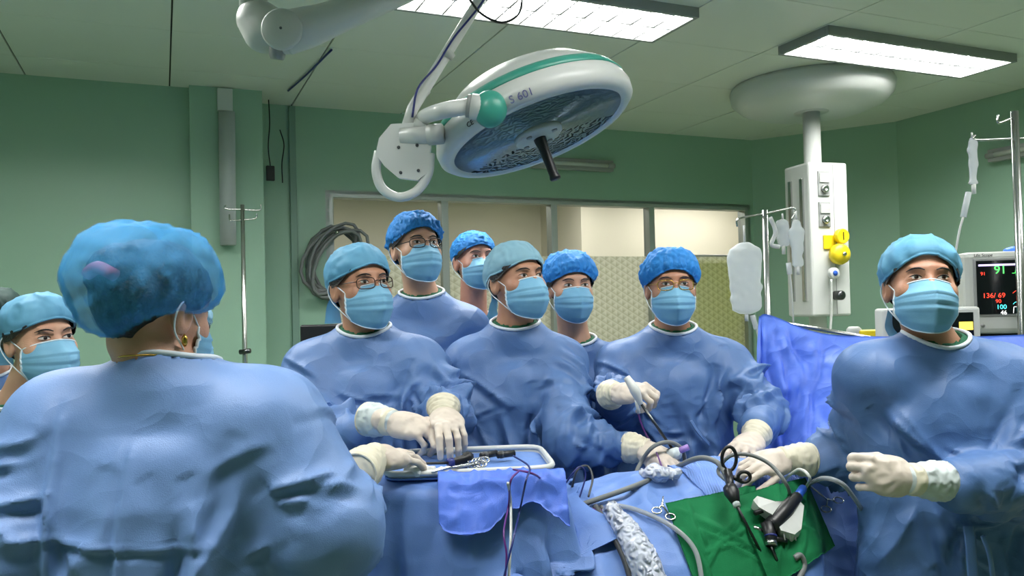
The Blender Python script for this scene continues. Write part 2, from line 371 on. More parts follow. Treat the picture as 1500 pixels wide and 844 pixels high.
# adjoining room seen through the window
struct('wall_far', wallseg('', RM(-1.2, 8.6), RM(6.4, 8.6), 0, 2.7), 'wall_cream')
struct('wall_far_left', wallseg('', RM(-1.2, 5.8), RM(-1.2, 8.6), 0, 2.7), 'wall_cream')
struct('wall_far_right', wallseg('', RM(6.4, 8.6), RM(6.4, 5.8), 0, 2.7), 'wall_cream')
struct('wall_far_column', box(RM(5.26, 8.1, 1.35), (2.26, 1.0, 2.7), ROOMAX), 'wall_cream')
struct('ceiling_far', box(RM(2.6, 7.2, 2.75), (7.7, 2.9, .08), ROOMAX), 'ceil')
for x in (1.5, 3.6, 5.4):  # the last panel is added to brighten the room behind the right pane
    o = thing('ceiling_light', 'white ceiling light panel in the room behind the window', 'ceiling light', RM(x, 7.0, 2.68), 'lights beyond the window')
    part('frame', box(RM(x, 7.0, 2.695), (1.26, .36, .03), ROOMAX), 'white', o, False); part('diffuser', box(RM(x, 7.0, 2.677), (1.2, .3, .006), ROOMAX), 'room_light', o, False)
yp = thing('folding_screen', 'yellow screen panel standing behind the frosted window pane', 'screen', RM(4.5, 5.95))
mat('yellowcloth', S(236, 240, 100), .8, transl=.5); part('panel', box(RM(4.42, 5.80, 1.0), (.66, .012, 1.72), ROOMAX, .004), 'yellowcloth', yp, False)
part('rail', tube([RM(4.08, 5.80, 1.885), RM(4.76, 5.80, 1.885)], .018), 'white', yp)
for x in (4.13, 4.71): part('leg', box(RM(x, 5.86, .075), (.03, .22, .15), ROOMAX), 'white', yp, False)
# conduit, ceiling lights
single('trim_1', None, None, box(RM(.83, YB-.015, ZC/2), (.045, .028, ZC-.02), ROOMAX, .004), 'frame_green', smooth=False, kind='structure')
def troffer(x0, x1, y0, y1, label, grp=None):
    lm_ = 'light_near' if grp else 'light'
    o = thing('ceiling_light', label, 'ceiling light', RM((x0+x1)/2, (y0+y1)/2, ZC-.05), grp); cx, cy = (x0+x1)/2, (y0+y1)/2
    fr = [box(RM(cx, y, ZC-.026), (x1-x0, .022, .05), ROOMAX, .003) for y in (y0+.011, y1-.011)] + [box(RM(x, cy, ZC-.026), (.022, y1-y0-.044, .05), ROOMAX, .003) for x in (x0+.011, x1-.011)]
    part('frame', join(*fr), 'greyplastic', o, False)
    part('reflector', box(RM(cx, cy, ZC-.008), (x1-x0-.05, y1-y0-.05, .005), ROOMAX), lm_, o, False, 'glowing white light panel')
    nx = 11
    part('louver_blade', box(RM(cx, cy, ZC-.032), (x1-x0-.05, .010, .034), ROOMAX), 'louver', o, False)
    for k in range(1, nx): part('louver_blade', box(RM(x0+(x1-x0)*k/nx, cy, ZC-.032), (.009, y1-y0-.05, .034), ROOMAX), 'louver', o, False)
troffer(.95, 2.37, 3.13, 3.53, 'louvred fluorescent ceiling light above the surgical lamp')
troffer(3.15, 4.6, 3.1, 3.47, 'louvred fluorescent ceiling light beside the round ceiling mount')
troffer(.95, 2.37, .9, 1.3, 'louvred fluorescent ceiling light over the near end of the room', 'near ceiling lights')
troffer(3.15, 4.6, .9, 1.3, 'louvred fluorescent ceiling light over the near end of the room', 'near ceiling lights')
troffer(-1.25, .17, 3.13, 3.53, 'added louvred ceiling light out of view that brightens the green pillar wall')  # unseen lamp added at the row's spacing to brighten the left wall
troffer(-1.25, .17, .9, 1.3, 'louvred fluorescent ceiling light over the near end of the room', 'near ceiling lights')
# ================================================================== PEOPLE
def head_frame(yaw, pitch, roll):
    y, p, r = (math.radians(v) for v in (yaw, pitch, roll)); f = A3(math.sin(y), -math.cos(y), 0)
    f2 = f*math.cos(p)+UZ*math.sin(p); u = UZ*math.cos(p)-f*math.sin(p); x = np.cross(f2, u)
    return np.stack([x*math.cos(r)+u*math.sin(r), f2, u*math.cos(r)-x*math.sin(r)])   # rows: side, front, up
def head_sdf(q):
    s = np.abs(q[:, 0]); m = np.stack([s, q[:, 1], q[:, 2]], -1)
    d = smin(ell(m, (0, -.012, .022), (.076, .096, .090)), ell(m, (0, .028, -.035), (.063, .062, .085)), .03)
    d = smin(d, ell(m, (0, .042, -.088), (.042, .042, .030)), .03)
    d = smin(d, ell(m, (.046, .052, -.032), (.022, .026, .022)), .025)
    d = smin(d, rcone(m, (0, .082, .026), (.036, .078, .026), .011, .009), .014)
    d = smax(d, -ell(m, (.031, .098, .000), (.021, .018, .014)), .012)
    d = smin(d, ell(m, (.031, .072, .000), (.019, .014, .013)), .006)
    d = smin(d, rcone(m, (0, .084, .010), (0, .108, -.036), .008, .012), .012)
    d = smin(d, ell(m, (.012, .098, -.040), (.009, .010, .008)), .008)
    d = smin(d, rcone(m, (0, .088, -.066), (.020, .080, -.067), .007, .004), .006)
    e = smax(ell(m, (.079, -.014, -.010), (.011, .022, .034)), -ell(m, (.091, -.008, -.008), (.010, .011, .020)), .006)
    return smin(d, e, .010)
def make_cap(M, c, style, m, name, root, seed, puff=.012, back=-.05, front=.052, side=.022, squash=1., shift=(0, 0, 0), band=True):
    na, nsn = 96, 26; a = np.linspace(0, 2*math.pi, na, endpoint=False); C0 = A3(0, -.010, .020); R = A3(.079, .101, .094)
    ca = np.cos(a); zr = np.where(ca > 0, side+(front-side)*ca**2, side+(back-side)*ca**2)
    th = np.arccos(np.clip((zr-C0[2])/R[2], -.95, .95)); G = np.zeros((na, nsn, 3)); s = np.linspace(0, 1, nsn)
    for j, sj in enumerate(s):
        t = th*sj; dirv = np.stack([np.sin(t)*np.sin(a), np.sin(t)*np.cos(a), np.cos(t)], -1)
        pf = puff*(math.sin(min(1, sj*1.02)*math.pi)**.7 if sj < .5 else max(0, math.cos((sj-.5)*math.pi))**.55) + .005
        base = dirv*(R + pf*np.array([1, 1, squash])) + C0
        w1 = ridge(np.stack([base[:, 0]*26, base[:, 1]*26, base[:, 2]*13], -1), seed, 3)
        w2 = ridge(base*55, seed+5, 2)
        if style == 'bouffant':
            amp = .0075*w1 + .0045*w2 + .0035*np.cos(a*34+3*noise(base*30, seed))*ss(.45, .9, sj)
            amp = amp*ss(0, .1, sj)*(1-.5*ss(.93, 1, sj))
        else: amp = (.0045*w1 + .002*w2)*ss(0, .15, sj)
        base = base + dirv*amp[:, None] + np.array(shift)*math.sin(math.pi*min(1, sj*.9+.1))
        G[:, j] = base
    W = c + G.reshape(-1, 3) @ M; G2 = W.reshape(na, nsn, 3); o = part(name, thick(G2, -.0015, True), m, root)
    if band: part('elastic_band', tube(G2[:, -1], .0035, 6, closed=True), m, o)
    return o
def make_mask(M, c, root, wid=1., tall=1.):
    nu, nv = 41, 29; U = np.linspace(-1, 1, nu); G = np.zeros((nu, nv, 3))
    vs = np.linspace(0, 1, nv)
    yc = np.interp(vs, [0, .14, .36, .62, .85, 1], [.101, .120, .134, .130, .112, .088]); zc = np.interp(vs, [0, .14, .36, .62, .85, 1], [-.006, -.026, -.052, -.088, -.122, -.138])*tall
    xs = np.interp(vs, [0, .3, .7, 1], [.070, .074, .072, .056])*wid; ys = np.interp(vs, [0, .5, 1], [.038, .030, .030]); zs = np.interp(vs, [0, .5, 1], [-.024, -.062, -.106])*tall
    for j, v in enumerate(vs):
        au = np.abs(U); t = .55*np.cos(U*math.pi/2)**.9+.45*(1-au)
        x = xs[j]*np.sin(U*1.35)/math.sin(1.35); y = ys[j]+(yc[j]-ys[j])*t; z = zs[j]+(zc[j]-zs[j])*(1-au**1.7)
        sw = 0
        for k in (.30, .47, .64):
            q = (v-k)/.15; sw += .0095*np.clip(1-np.abs(q), 0, 1)*(1 if q < 0 else .35)*(1-.35*au)
        y = y + sw + .002*noise(np.stack([U*4, U*0+v*7, U*0+c[0]*3], -1), 3)
        G[:, j] = np.stack([x, y, z], -1)
    W = (c + G.reshape(-1, 3) @ M).reshape(nu, nv, 3); o = part('face_mask', thick(W, .0015), 'mask', root, label='pale blue pleated surgical mask')
    for nm, line, r in (('mask_binding', W[:, 0], .0022), ('mask_binding', W[0], .003), ('mask_binding', W[-1], .003), ('mask_binding', W[:, -1], .0016)):
        part(nm, tube(line, r, 6), 'mask_edge', o)
    for sg in (-1, 1):
        k = 0 if sg < 0 else -1; t, b = G[k, 0], G[k, -1]
        pts = [t, (sg*.077, .012, -.004), (sg*.084, -.018, .016), (sg*.089, -.038, -.006), (sg*.083, -.030, -.038), (sg*.076, .005, -.070), b]
        part('ear_loop', tube(c + np.array(pts, float) @ M, .0016, 6, smooth=6), 'mask_edge', o)
def make_eyes(M, c, root, look=(0, 0), brow=1.):
    for sg in (-1, 1):
        nu, nv = 15, 7; G = np.zeros((nu, nv, 3))
        for i, u in enumerate(np.linspace(-1, 1, nu)):
            top = .0052*(1-u*u)**.7+.0004; bot = -.0036*(1-u*u)**.8
            for j, v in enumerate(np.linspace(0, 1, nv)):
                z = top+(bot-top)*v; G[i, j] = (sg*.031+u*.0155, .0885-.35*(u*.0155)**2/.012-.006*abs(u)**2*.3-sg*u*.003, .001+z+sg*u*.0012)
        e = part('eye', grid((c+G.reshape(-1, 3) @ M).reshape(nu, nv, 3)), 'eye_white', root)
        ic = A3(sg*.031+look[0], .0885, .0018+look[1]); part('iris', lathe([(.0052, 0), (.0048, .0009), (.001, .0014)], c+ic @ M, M[1], 14), 'iris', e)
        part('eyelash', tube(c+(G[:, 0]+A3(0, .0012, .0004)) @ M, [.0007, .0016, .0015, .0007], 6), 'hair', e)
        part('lower_lid', tube(c+(G[:, -1]+A3(0, .0004, -.0006)) @ M, [.0005, .0008, .0005], 5), 'skin_tan', e)
        bp = [(sg*.013, .0975, .0185), (sg*.026, .0955, .0235), (sg*.040, .086, .0235), (sg*.051, .074, .0185)]
        part('eyebrow', tube(c+np.array(bp) @ M, [.0016, .0029, .0026, .0009], 7, smooth=5, flatten=.8), 'hair', root)
def make_glasses(M, c, root, m):
    g = None; Lc = lambda p: c+np.array(p, float) @ M
    for sg in (-1, 1):
        a = np.linspace(0, 2*math.pi, 24, endpoint=False); x = .025*np.sign(np.cos(a))*np.abs(np.cos(a))**.6; z = .0165*np.sign(np.sin(a))*np.abs(np.sin(a))**.6
        ring = np.stack([sg*.034+x, .108-.25*np.abs(sg*.034+x)**2/.05-.000*z, z-.004], -1)
        if g is None: g = part('glasses', tube(Lc(ring), .0016, 6, closed=True), m, root, label='thin rimmed eyeglasses')
        else: part('rim', tube(Lc(ring), .0016, 6, closed=True), m, g)
        part('lens', (Lc(np.vstack([ring, ring-A3(0, .001, 0)])), [tuple(range(24)), tuple(range(47, 23, -1))]), 'glass', g)
        part('temple', tube(Lc([(sg*.059, .091, .002), (sg*.074, .05, .004), (sg*.080, 0, .006), (sg*.082, -.022, -.002)]), .0015, 6, smooth=4), m, g)
    part('bridge', tube(Lc([(-.009, .108, 0), (0, .111, .003), (.009, .108, 0)]), .0015, 6, smooth=4), m, g)
HANDMESH = {}
def hand_geo(wr, dF, dors, side, curls, thumb, spread=1., h=.0032, sc=1.):
    """gloved hand: side +1 puts the thumb on -X (right hand); curls four (a,b,c) in degrees, thumb (out,in) degrees"""
    Y = nrm(dF); Z = nrm(np.asarray(dors)-Y*(np.asarray(dors) @ Y)); X = np.cross(Y, Z)*(-side)   # X toward the thumb
    segs = []; mcp = [(.031, .088, .002), (.0105, .092, .005), (-.0105, .088, .003), (-.030, .079, -.002)]
    ln = [(.043, .026, .021), (.047, .030, .022), (.043, .028, .022), (.034, .021, .019)]; rad = [.0098, .0100, .0095, .0085]
    chains = []
    for k in range(4):
        p = A3(*mcp[k]); ang = 0; pts = [p]; ya = math.radians((1.5-k)*4.5*spread)
        for a, l in zip(curls[k], ln[k]):
            ang += math.radians(a); p = p + l*A3(math.sin(ya)*math.cos(ang), math.cos(ya)*math.cos(ang), -math.sin(ang)); pts.append(p)
        chains.append((pts, rad[k]))
    to, ti = (math.radians(v) for v in thumb); p0 = A3(.026, .022, -.008)
    d1 = A3(math.sin(to), math.cos(to), -.25); d2 = A3(math.sin(to-ti), math.cos(to-ti), -.35)
    p1 = p0+nrm(d1)*.044; p2 = p1+nrm(d2)*.032; p3 = p2+nrm(d2+A3(-.15, .1, -.1))*.024; chains.append(([p0, p1, p2, p3], .0112))
    def f(p):
        d = ell(p, (.002, .050, -.001), (.043, .055, .0185)); d = smin(d, rcone(p, (.028, .02, -.006), (.024, .05, -.008), .015, .013), .02)
        d = smin(d, rcone(p, (-.028, .02, -.006), (-.028, .06, -.006), .013, .012), .02); d = smin(d, rcone(p, (0, -.03, 0), (0, .03, 0), .029, .027), .02)
        for pts, r in chains:
            fd = None
            for i in range(3):
                e = rcone(p, pts[i], pts[i+1], r*(1-.06*i), r*(1-.06*(i+1))); fd = e if fd is None else smin(fd, e, .003)
            d = smin(d, fd, .006)
        return d
    allp = np.vstack([np.vstack([q[0]]) for q in chains]); lo = np.minimum(allp.min(0), A3(-.05, -.06, -.03))-.016; hi = np.maximum(allp.max(0), A3(.05, .1, .03))+.016
    V, F = nets(f, *[np.arange(lo[k], hi[k], h) for k in range(3)])
    if side < 0: pass
    W = np.asarray(wr) + sc*(V[:, :1]*X + V[:, 1:2]*Y + V[:, 2:]*Z); F = F if np.cross(X, Y) @ Z > 0 else F[:, ::-1]
    return W, F
def person(label, head, hyaw, hpitch, hroll, SL, SR, arms, front=-1, gown='gown_blue', gh=.009, skin='skin', cap=('tie', 'cap_tie', {}), seed=1,
           glasses=None, sleeve=(.082, .078, .052), chest=(.195, .135), hem=(.215, .165), neckup=.07, mask=True, crease=1., hands=(), head_sc=1., detail=True, collar=True, op=(.079, .068), extra=()):
    hc = P(*head); SL = P(*SL); SR = P(*SR); mid = (SL+SR)/2; lat = nrm(A3(*(SR-SL)[:2], 0)); fr = A3(lat[1], -lat[0], 0)*(-front)   # front=-1 faces the camera
    fr = A3(lat[1], -lat[0], 0) if front < 0 else A3(-lat[1], lat[0], 0)
    root = thing('person', label, 'person', A3(mid[0], mid[1], 0)); M = head_frame(hyaw, hpitch, hroll); c = hc
    Nb = mid + UZ*(neckup+.042) - fr*.012
    arms = [(P(*e), P(*w_)) for e, w_ in arms]; sh = (SL, SR)
    def torso(p, off=0.):
        z = p[:, 2]; q = p - mid; x = q @ lat; y = q @ fr; t = np.clip((mid[2]-z)/(mid[2]-.35), 0, 1)
        rx = np.interp(t, [0, .15, .5, 1], [chest[0]*.93, chest[0], chest[0]*1.04, hem[0]])-off; ry = np.interp(t, [0, .12, .5, 1], [chest[1]*.8, chest[1], chest[1]*1.08, hem[1]])-off
        k = np.sqrt((x/rx)**2+(y/ry)**2)+1e-9; d = (k-1)*np.minimum(rx, ry)
        d = smax(d, z-(mid[2]+.03-off), .09); d = smax(d, .35-z, .01)
        for S_ in sh: d = smin(d, rcone(p, Nb-UZ*.042, S_, .072-off, sleeve[0]*.88-off), .05)
        return d
    def armd(p, off=0., wrist_in=0.):
        d = None
        for S_, (e, w_) in zip(sh, arms):
            a = smin(rcone(p, S_, e, sleeve[0]-off, sleeve[1]-off), rcone(p, e, w_, sleeve[1]-off, sleeve[2]-off), .03); d = a if d is None else np.minimum(d, a)
        return d
    tilt = nrm(UZ+fr*.22); cc = Nb+fr*.018
    def cutter(p, ra=op[0], rb=op[1]):
        q = p-cc; h = q @ tilt; y = (q-np.outer(h, tilt)) @ nrm(fr-tilt*(fr @ tilt)); x = q @ lat
        return smax((np.sqrt((x/ra)**2+(y/rb)**2)-1)*min(ra, rb), -(h+.022), .01)
    def gown_f(p): return smax(smin(torso(p), armd(p), .045), -cutter(p), .004)
    pts = np.vstack([SL, SR, mid]+[v for a in arms for v in a]); lo = pts.min(0)-.34; hi = pts.max(0)+.34; lo[2] = .33; hi[2] = max(Nb[2]+.1, pts[:, 2].max()+.12)
    V, F = nets(gown_f, *[np.arange(lo[k], hi[k], gh) for k in range(3)]); n = vnormals(V, F)
    # cloth creases
    rel = V-mid; near = np.linalg.norm(V-Nb, axis=1); keep = ss(.10, .20, near); z = mid[2]-V[:, 2]
    dT = torso(V); dA = armd(V); wa = ss(-.01, .03, dT-dA)
    lc = np.stack([rel @ lat, rel @ fr, rel[:, 2]], -1)
    wob = np.stack([noise(lc*5+9, seed+1), noise(lc*5+31, seed+2), noise(lc*5+57, seed+3)], -1)*.35
    rg = np.random.RandomState(seed); fx = lc[:, 0]+.028*noise(lc*7+3, seed+4); fz = lc[:, 2]+.028*noise(lc*7+41, seed+5); tor = np.zeros(len(V))
    for sd_ in (1, -1):
        fo = []
        for k in range(15):
            x0 = rg.uniform(-.2, .2); z0 = rg.uniform(-.42, -.10); fo.append((x0, z0, x0+rg.uniform(-.09, .09), z0-rg.uniform(.12, .38), rg.uniform(.010, .020), rg.uniform(.007, .016)))
        for sx in (-1, 1):
            for k in range(4): fo.append((sx*rg.uniform(.13, .17), rg.uniform(-.10, -.02), sx*rg.uniform(.01, .12), rg.uniform(-.34, -.12), rg.uniform(.010, .016), rg.uniform(.009, .016)))
        for k in range(9):
            x0 = rg.uniform(-.17, .17); z0 = rg.uniform(-.45, -.06); a_ = rg.uniform(-.9, .9); l_ = rg.uniform(.05, .13); fo.append((x0, z0, x0+l_*math.cos(a_), z0+l_*math.sin(a_), rg.uniform(.006, .010), rg.uniform(.005, .009)))
        for k in range(7):
            x0 = rg.uniform(-.2, .2); z0 = rg.uniform(-.9, -.5); fo.append((x0, z0, x0+rg.uniform(-.06, .06), z0-.4, .02, .02))
        if extra and sd_ < 0: fo = fo[::3]; tor += cusp(lc[:, 0], lc[:, 2], extra)*2*ss(-.02, .03, -lc[:, 1])
        tor += cusp(fx, fz, fo)*ss(-.02, .03, sd_*lc[:, 1])
    tor += .008*noise(lc*A3(6, 6, 4), seed+41)
    slv = np.zeros(len(V))
    for S_, (e, w_) in zip(sh, arms):
        for a, b, isf in ((S_, e, 0), (e, w_, 1)):
            ab = b-a; Ls = np.linalg.norm(ab)+1e-6; u = ab/Ls; t = ((V-a) @ u); rr = (V-a)-np.outer(t, u); dist = np.linalg.norm(rr, axis=1)
            wgt = ss(-.05, .04, t)*(1-ss(Ls-.01, Ls+.04, t))*(1-ss(.12, .17, dist)); x1, y1, _ = frame(u); ph = np.arctan2(rr @ y1, rr @ x1)*.085
            tw = t+.02*noise(lc*9+5, seed+6); pw = ph+.02*noise(lc*9+25, seed+7); fo = []
            for k in range(13):
                m_ = rg.beta(1.2, .8) if not isf else rg.beta(.7, 1.0); s0 = m_*Ls; p0 = rg.uniform(-.27, .27); a_ = rg.uniform(-.75, .75); l_ = rg.uniform(.07, .17)
                fo.append((s0, p0, s0+l_*math.sin(a_), p0+l_*math.cos(a_), rg.uniform(.008, .014), rg.uniform(.009, .018)))
            slv += wgt*cusp(tw, pw, fo)
    V = V + n*((1.35*crease*((1-wa)*tor + wa*(slv+.15*tor)))*keep)[:, None]
    g = part('surgical_gown', (V, F), gown, root)
    # neckline binding and the scrub top inside
    if collar:
        line = []; e1 = nrm(fr-tilt*(fr @ tilt))
        for a in np.linspace(0, 2*math.pi, 48, endpoint=False):
            base = cc+lat*(op[0]+.0015)*math.cos(a)+e1*(op[1]+.0015)*math.sin(a); hs = np.linspace(-.1, .14, 97); q = base+hs[:, None]*tilt; dd = smin(torso(q), armd(q), .045); k = np.where(dd < 0)[0]
            line.append(base+tilt*(hs[k[-1]] if len(k) else -.06))
        line = np.array(line)
        for _ in range(2): line = (np.roll(line, 1, 0)+2*line+np.roll(line, -1, 0))/4
        part('neck_binding', tube(line, .0055, 8, closed=True), 'binding', g)
    bd = lambda a, k: (Nb[k]-.17, Nb[k]+.17)
    def scrub_f(p): return smax(smax(torso(p, .007), -cutter(p+fr*.002, op[0]-.019, op[1]-.014), .004), np.linalg.norm(p-Nb, axis=1)-.15, .004)
    if detail: part('scrub_top', nets(scrub_f, *[np.arange(Nb[k]-.17, Nb[k]+.17, .007) for k in range(3)]), 'scrub', root)
    # body: one continuous surface from head to ankles
    neck0 = c + A3(0, -.022, -.06) @ M; hipL, hipR = mid*A3(1, 1, 0)+UZ*.86-lat*.09, mid*A3(1, 1, 0)+UZ*.86+lat*.09
    def body_f(p):
        d = head_sdf(((p-c) @ M.T)/head_sc)*head_sc
        d = smin(d, rcone(p, neck0, Nb-UZ*.03, .054, .060), .02)
        t = smin(torso(p, .034), armd(p, .036), .03)
        for s_, hp in ((-1, hipL), (1, hipR)): t = smin(t, rcone(p, hp, hp*A3(1, 1, 0)+UZ*.1, .08, .045), .03)
        return smin(d, t, .045)
    lo = pts.min(0)-.2; hi = pts.max(0)+.2; lo = np.minimum(lo, c-.2); hi = np.maximum(hi, c+.2); lo[2] = .04; hi[2] = c[2]+.18; fh = .0042 if detail else .007
    axs = [axis_pts(lo[k], hi[k], .022, c[k]-(.125 if k < 2 else .17), c[k]+(.125 if k < 2 else .14), fh) for k in range(3)]
    part('body', nets(body_f, *axs), skin, root)
    for hp in (hipL, hipR):
        ft = hp*A3(1, 1, 0)
        part('trouser_leg', tube([ft+UZ*.85, ft+UZ*.5, ft+UZ*.09], [.10, .09, .08], 14), 'scrub', root)
        part('shoe', nets(lambda p: smax(smin(rcone(p, ft+UZ*.05-fr*.03, ft+UZ*.04+fr*.14, .05, .045), rcone(p, ft+UZ*.09, ft+UZ*.05, .05, .05), .03), .004-p[:, 2], .006), *[np.arange((ft-.22)[k] if k < 2 else -.03, (ft+.22)[k] if k < 2 else .18, .013) for k in range(3)]), 'white', root)
    # head wear
    make_cap(M, c, 'tie', 'hair', 'hair', root, seed, puff=.0, back=-.075, front=.074, side=.002, band=False)
    st, cm, kw = cap; make_cap(M, c, st, cm, 'surgical_cap' if st == 'tie' else 'bouffant_cap', root, seed+3, **kw)
    if mask: make_mask(M, c, root); make_eyes(M, c, root)
    if glasses: make_glasses(M, c, root, glasses)
    for hd in hands:
        wr, dF, dors, side, curls, th = hd[:6]; opt = hd[6] if len(hd) > 6 else {}
        W, Fh = hand_geo(wr, dF, dors, side, curls, th, sc=opt.get('sc', 1.)); lift = UZ*max(0, opt.get('minz', 0)-W[:, 2].min(), opt.get('cuffz', -9)-min(wr[2], opt['cuff'][2])); W = W+lift; wr = wr+lift; opt['cuff'] = opt['cuff']+lift; gl = part('glove', (W, Fh), 'glove', root, label='cream latex surgical glove')
        cu = opt['cuff']; cl = np.linalg.norm(cu-wr); u = (cu-wr)/cl; k = 14; ps = [wr+u*(cl*i/(k-1)-.012) for i in range(k)]
        rr = [(.031+.014*ss(0, .8, i/(k-1)))*(1+.05*math.sin(i*2.3)) for i in range(k)]
        part('glove_cuff', tube(ps, rr, 20), opt.get('cuffmat', 'glove_band'), gl); rx, ry, _ = frame(u); a = np.linspace(0, 2*math.pi, 24, endpoint=False)
        part('cuff_rim', tube([ps[-1]+rr[-1]*(rx*math.cos(t)+ry*math.sin(t)) for t in a], .0028, 6, closed=True), 'glove_band', gl)
        if opt.get('band'): part('cuff_band', tube([wr+u*x_ for x_ in (-.006, .004, .014, .022)], [.0335, .036, .037, .036], 20), 'glove_band', gl)
    return root, M, c, neck0, Nb, fr, lat
def V_(a, b): return P(*b)-P(*a)
R3 = lambda a, b, c_: ((a, b, c_),)*4
# ---- scrub nurse in the foreground, seen from behind
w1 = P(548, 690, 1.78)
p1, M1, c1, nk0, nk1, nfr, nlat = person('person in pale blue gown and translucent blue hair net seen from behind', (228, 452, 1.44), 158, -8, -5, (98, 628, 1.42), (392, 622, 1.44),
    [((22, 800, 1.36), (60, 980, 1.62)), ((478, 772, 1.42), (518, 738, 1.63))], front=1, gown='gown_pale', gh=.0066, seed=4, sleeve=(.098, .096, .060), chest=(.215, .15), hem=(.30, .22), neckup=.072, op=(.088, .074),
    cap=('bouffant', 'cap_net', dict(puff=.035, back=-.052, front=.03, side=.0, shift=(.010, -.026, .004))), crease=.6, extra=[(-.135, .03, -.175, -.62, .007, .010), (-.015, -.02, -.035, -.6, .006, .006), (-.15, -.155, -.02, -.17, .006, .007), (-.02, -.17, .12, -.178, .005, .004), (.09, -.12, .06, -.5, .012, .010)],
    hands=[(w1, P(612, 684, 1.90)-w1, A3(0, -.3, 1), 1, R3(12, 18, 12), (35, 15), dict(cuff=P(520, 718, 1.66), minz=1.108))])
# ---- the rest of the team
def hand(wr, to, dors, side, curls, th, **k): k['cuff'] = P(*k['cuff']); return (P(*wr), P(*to)-P(*wr), A3(*dors), side, curls, th, k)
person('person in pale blue cap and mask with small earring standing behind the back-turned nurse', (60, 497, 2.22), 56, 3, -3, (-42, 640, 2.25), (96, 634, 2.3),
    [((-70, 760, 2.15), (-20, 840, 2.0)), ((104, 770, 2.25), (60, 830, 2.05))], gown='gown_deep', gh=.011, seed=8, sleeve=(.07, .065, .05), chest=(.17, .12), cap=('tie', 'cap_tie', dict(puff=.012, back=-.07)), neckup=.065, head_sc=.97)
person('person in glasses and pale blue tied cap working with both hands at the instrument tray', (528, 420, 2.42), 38, 7, -2, (458, 541, 2.44), (612, 537, 2.44),
    [((446, 640, 2.32), (522, 632, 2.20)), ((652, 612, 2.36), (650, 600, 2.22))], seed=12, gh=.0062, skin='skin_tan', glasses='brownframe', sleeve=(.086, .076, .050), neckup=.082,
    hands=[hand((574, 646, 2.10), (690, 668, 2.06), (.1, -.6, 1), 1, ((30, 30, 20), (38, 40, 25), (45, 45, 30), (50, 50, 30)), (28, 20), cuff=(534, 640, 2.16), cuffmat='cuff_grey', band=1, minz=1.108, cuffz=1.148),
           hand((650, 630, 2.15), (668, 662, 2.0), (.1, -.6, 1), -1, ((25, 40, 25), (30, 45, 25), (35, 45, 25), (40, 45, 25)), (25, 20), cuff=(650, 610, 2.19), minz=1.108)])
person('tall person in rectangular glasses and bright blue bouffant cap standing in the second row', (610, 364, 2.86), 28, 9, 0, (556, 486, 2.9), (682, 482, 2.9),
    [((545, 590, 2.95), (560, 690, 2.9)), ((692, 590, 2.95), (684, 690, 2.92))], seed=17, skin='skin', glasses='black', cap=('bouffant', 'cap_blue', dict(puff=.016, back=-.055, front=.058, side=.02)), neckup=.10)
person('person without glasses in blue tied cap standing farthest back by the window', (695, 382, 3.42), 26, 8, 0, (640, 500, 3.44), (748, 496, 3.44),
    [((628, 580, 3.4), (640, 660, 3.3)), ((765, 580, 3.4), (750, 660, 3.3))], seed=21, gh=.011, skin='skin_pink', cap=('tie', 'cap_blue', dict(puff=.010)), neckup=.06)
person('person in pale see-through tied cap at the middle of the operating table', (757, 411, 2.62), 34, 8, -2, (690, 534, 2.64), (822, 532, 2.64),
    [((680, 636, 2.64), (716, 690, 2.50)), ((834, 648, 2.42), (912, 654, 2.38))], seed=27, gh=.0062, skin='skin_tan', gown='gown_deep', cap=('tie', 'cap_pale', dict(puff=.011)), neckup=.10, sleeve=(.080, .070, .046),
    hands=[hand((944, 658, 2.34), (1000, 684, 2.25), (.2, -.5, 1), -1, ((25, 30, 20), (30, 35, 20), (35, 35, 20), (40, 35, 20)), (30, 15), cuff=(914, 655, 2.38))])
person('person in puffy blue bouffant cap without glasses standing behind two surgeons', (836, 421, 3.02), 11, 3, 0, (786, 538, 3.05), (900, 534, 3.05),
    [((784, 620, 3.08), (796, 700, 3.05)), ((886, 620, 3.12), (880, 700, 3.1))], seed=33, skin='skin', cap=('bouffant', 'cap_blue', dict(puff=.024, back=-.03, front=.05, side=.018)), neckup=.065, sleeve=(.068, .062, .05), chest=(.16, .12), hem=(.17, .13), head_sc=.98)
person('person in gold rimmed glasses and blue bouffant cap holding a long white-handled instrument', (983, 420, 2.77), -2, 4, 0, (908, 536, 2.8), (1066, 538, 2.8),
    [((904, 596, 2.74), (900, 578, 2.52)), ((1118, 606, 2.66), (1108, 626, 2.48))], seed=39, gh=.0062, skin='skin_tan', gown='gown_deep', glasses='gold', cap=('bouffant', 'cap_blue', dict(puff=.020, back=-.06, front=.050, side=.01)), neckup=.10, sleeve=(.084, .078, .050),
    hands=[hand((903, 576, 2.44), (955, 572, 2.36), (-.2, -.5, 1), 1, R3(55, 70, 45), (20, 35), cuff=(889, 580, 2.49)),
           hand((1104, 644, 2.42), (1074, 668, 2.28), (-.3, -.7, 1), -1, R3(25, 35, 20), (30, 15), cuff=(1112, 630, 2.46))])
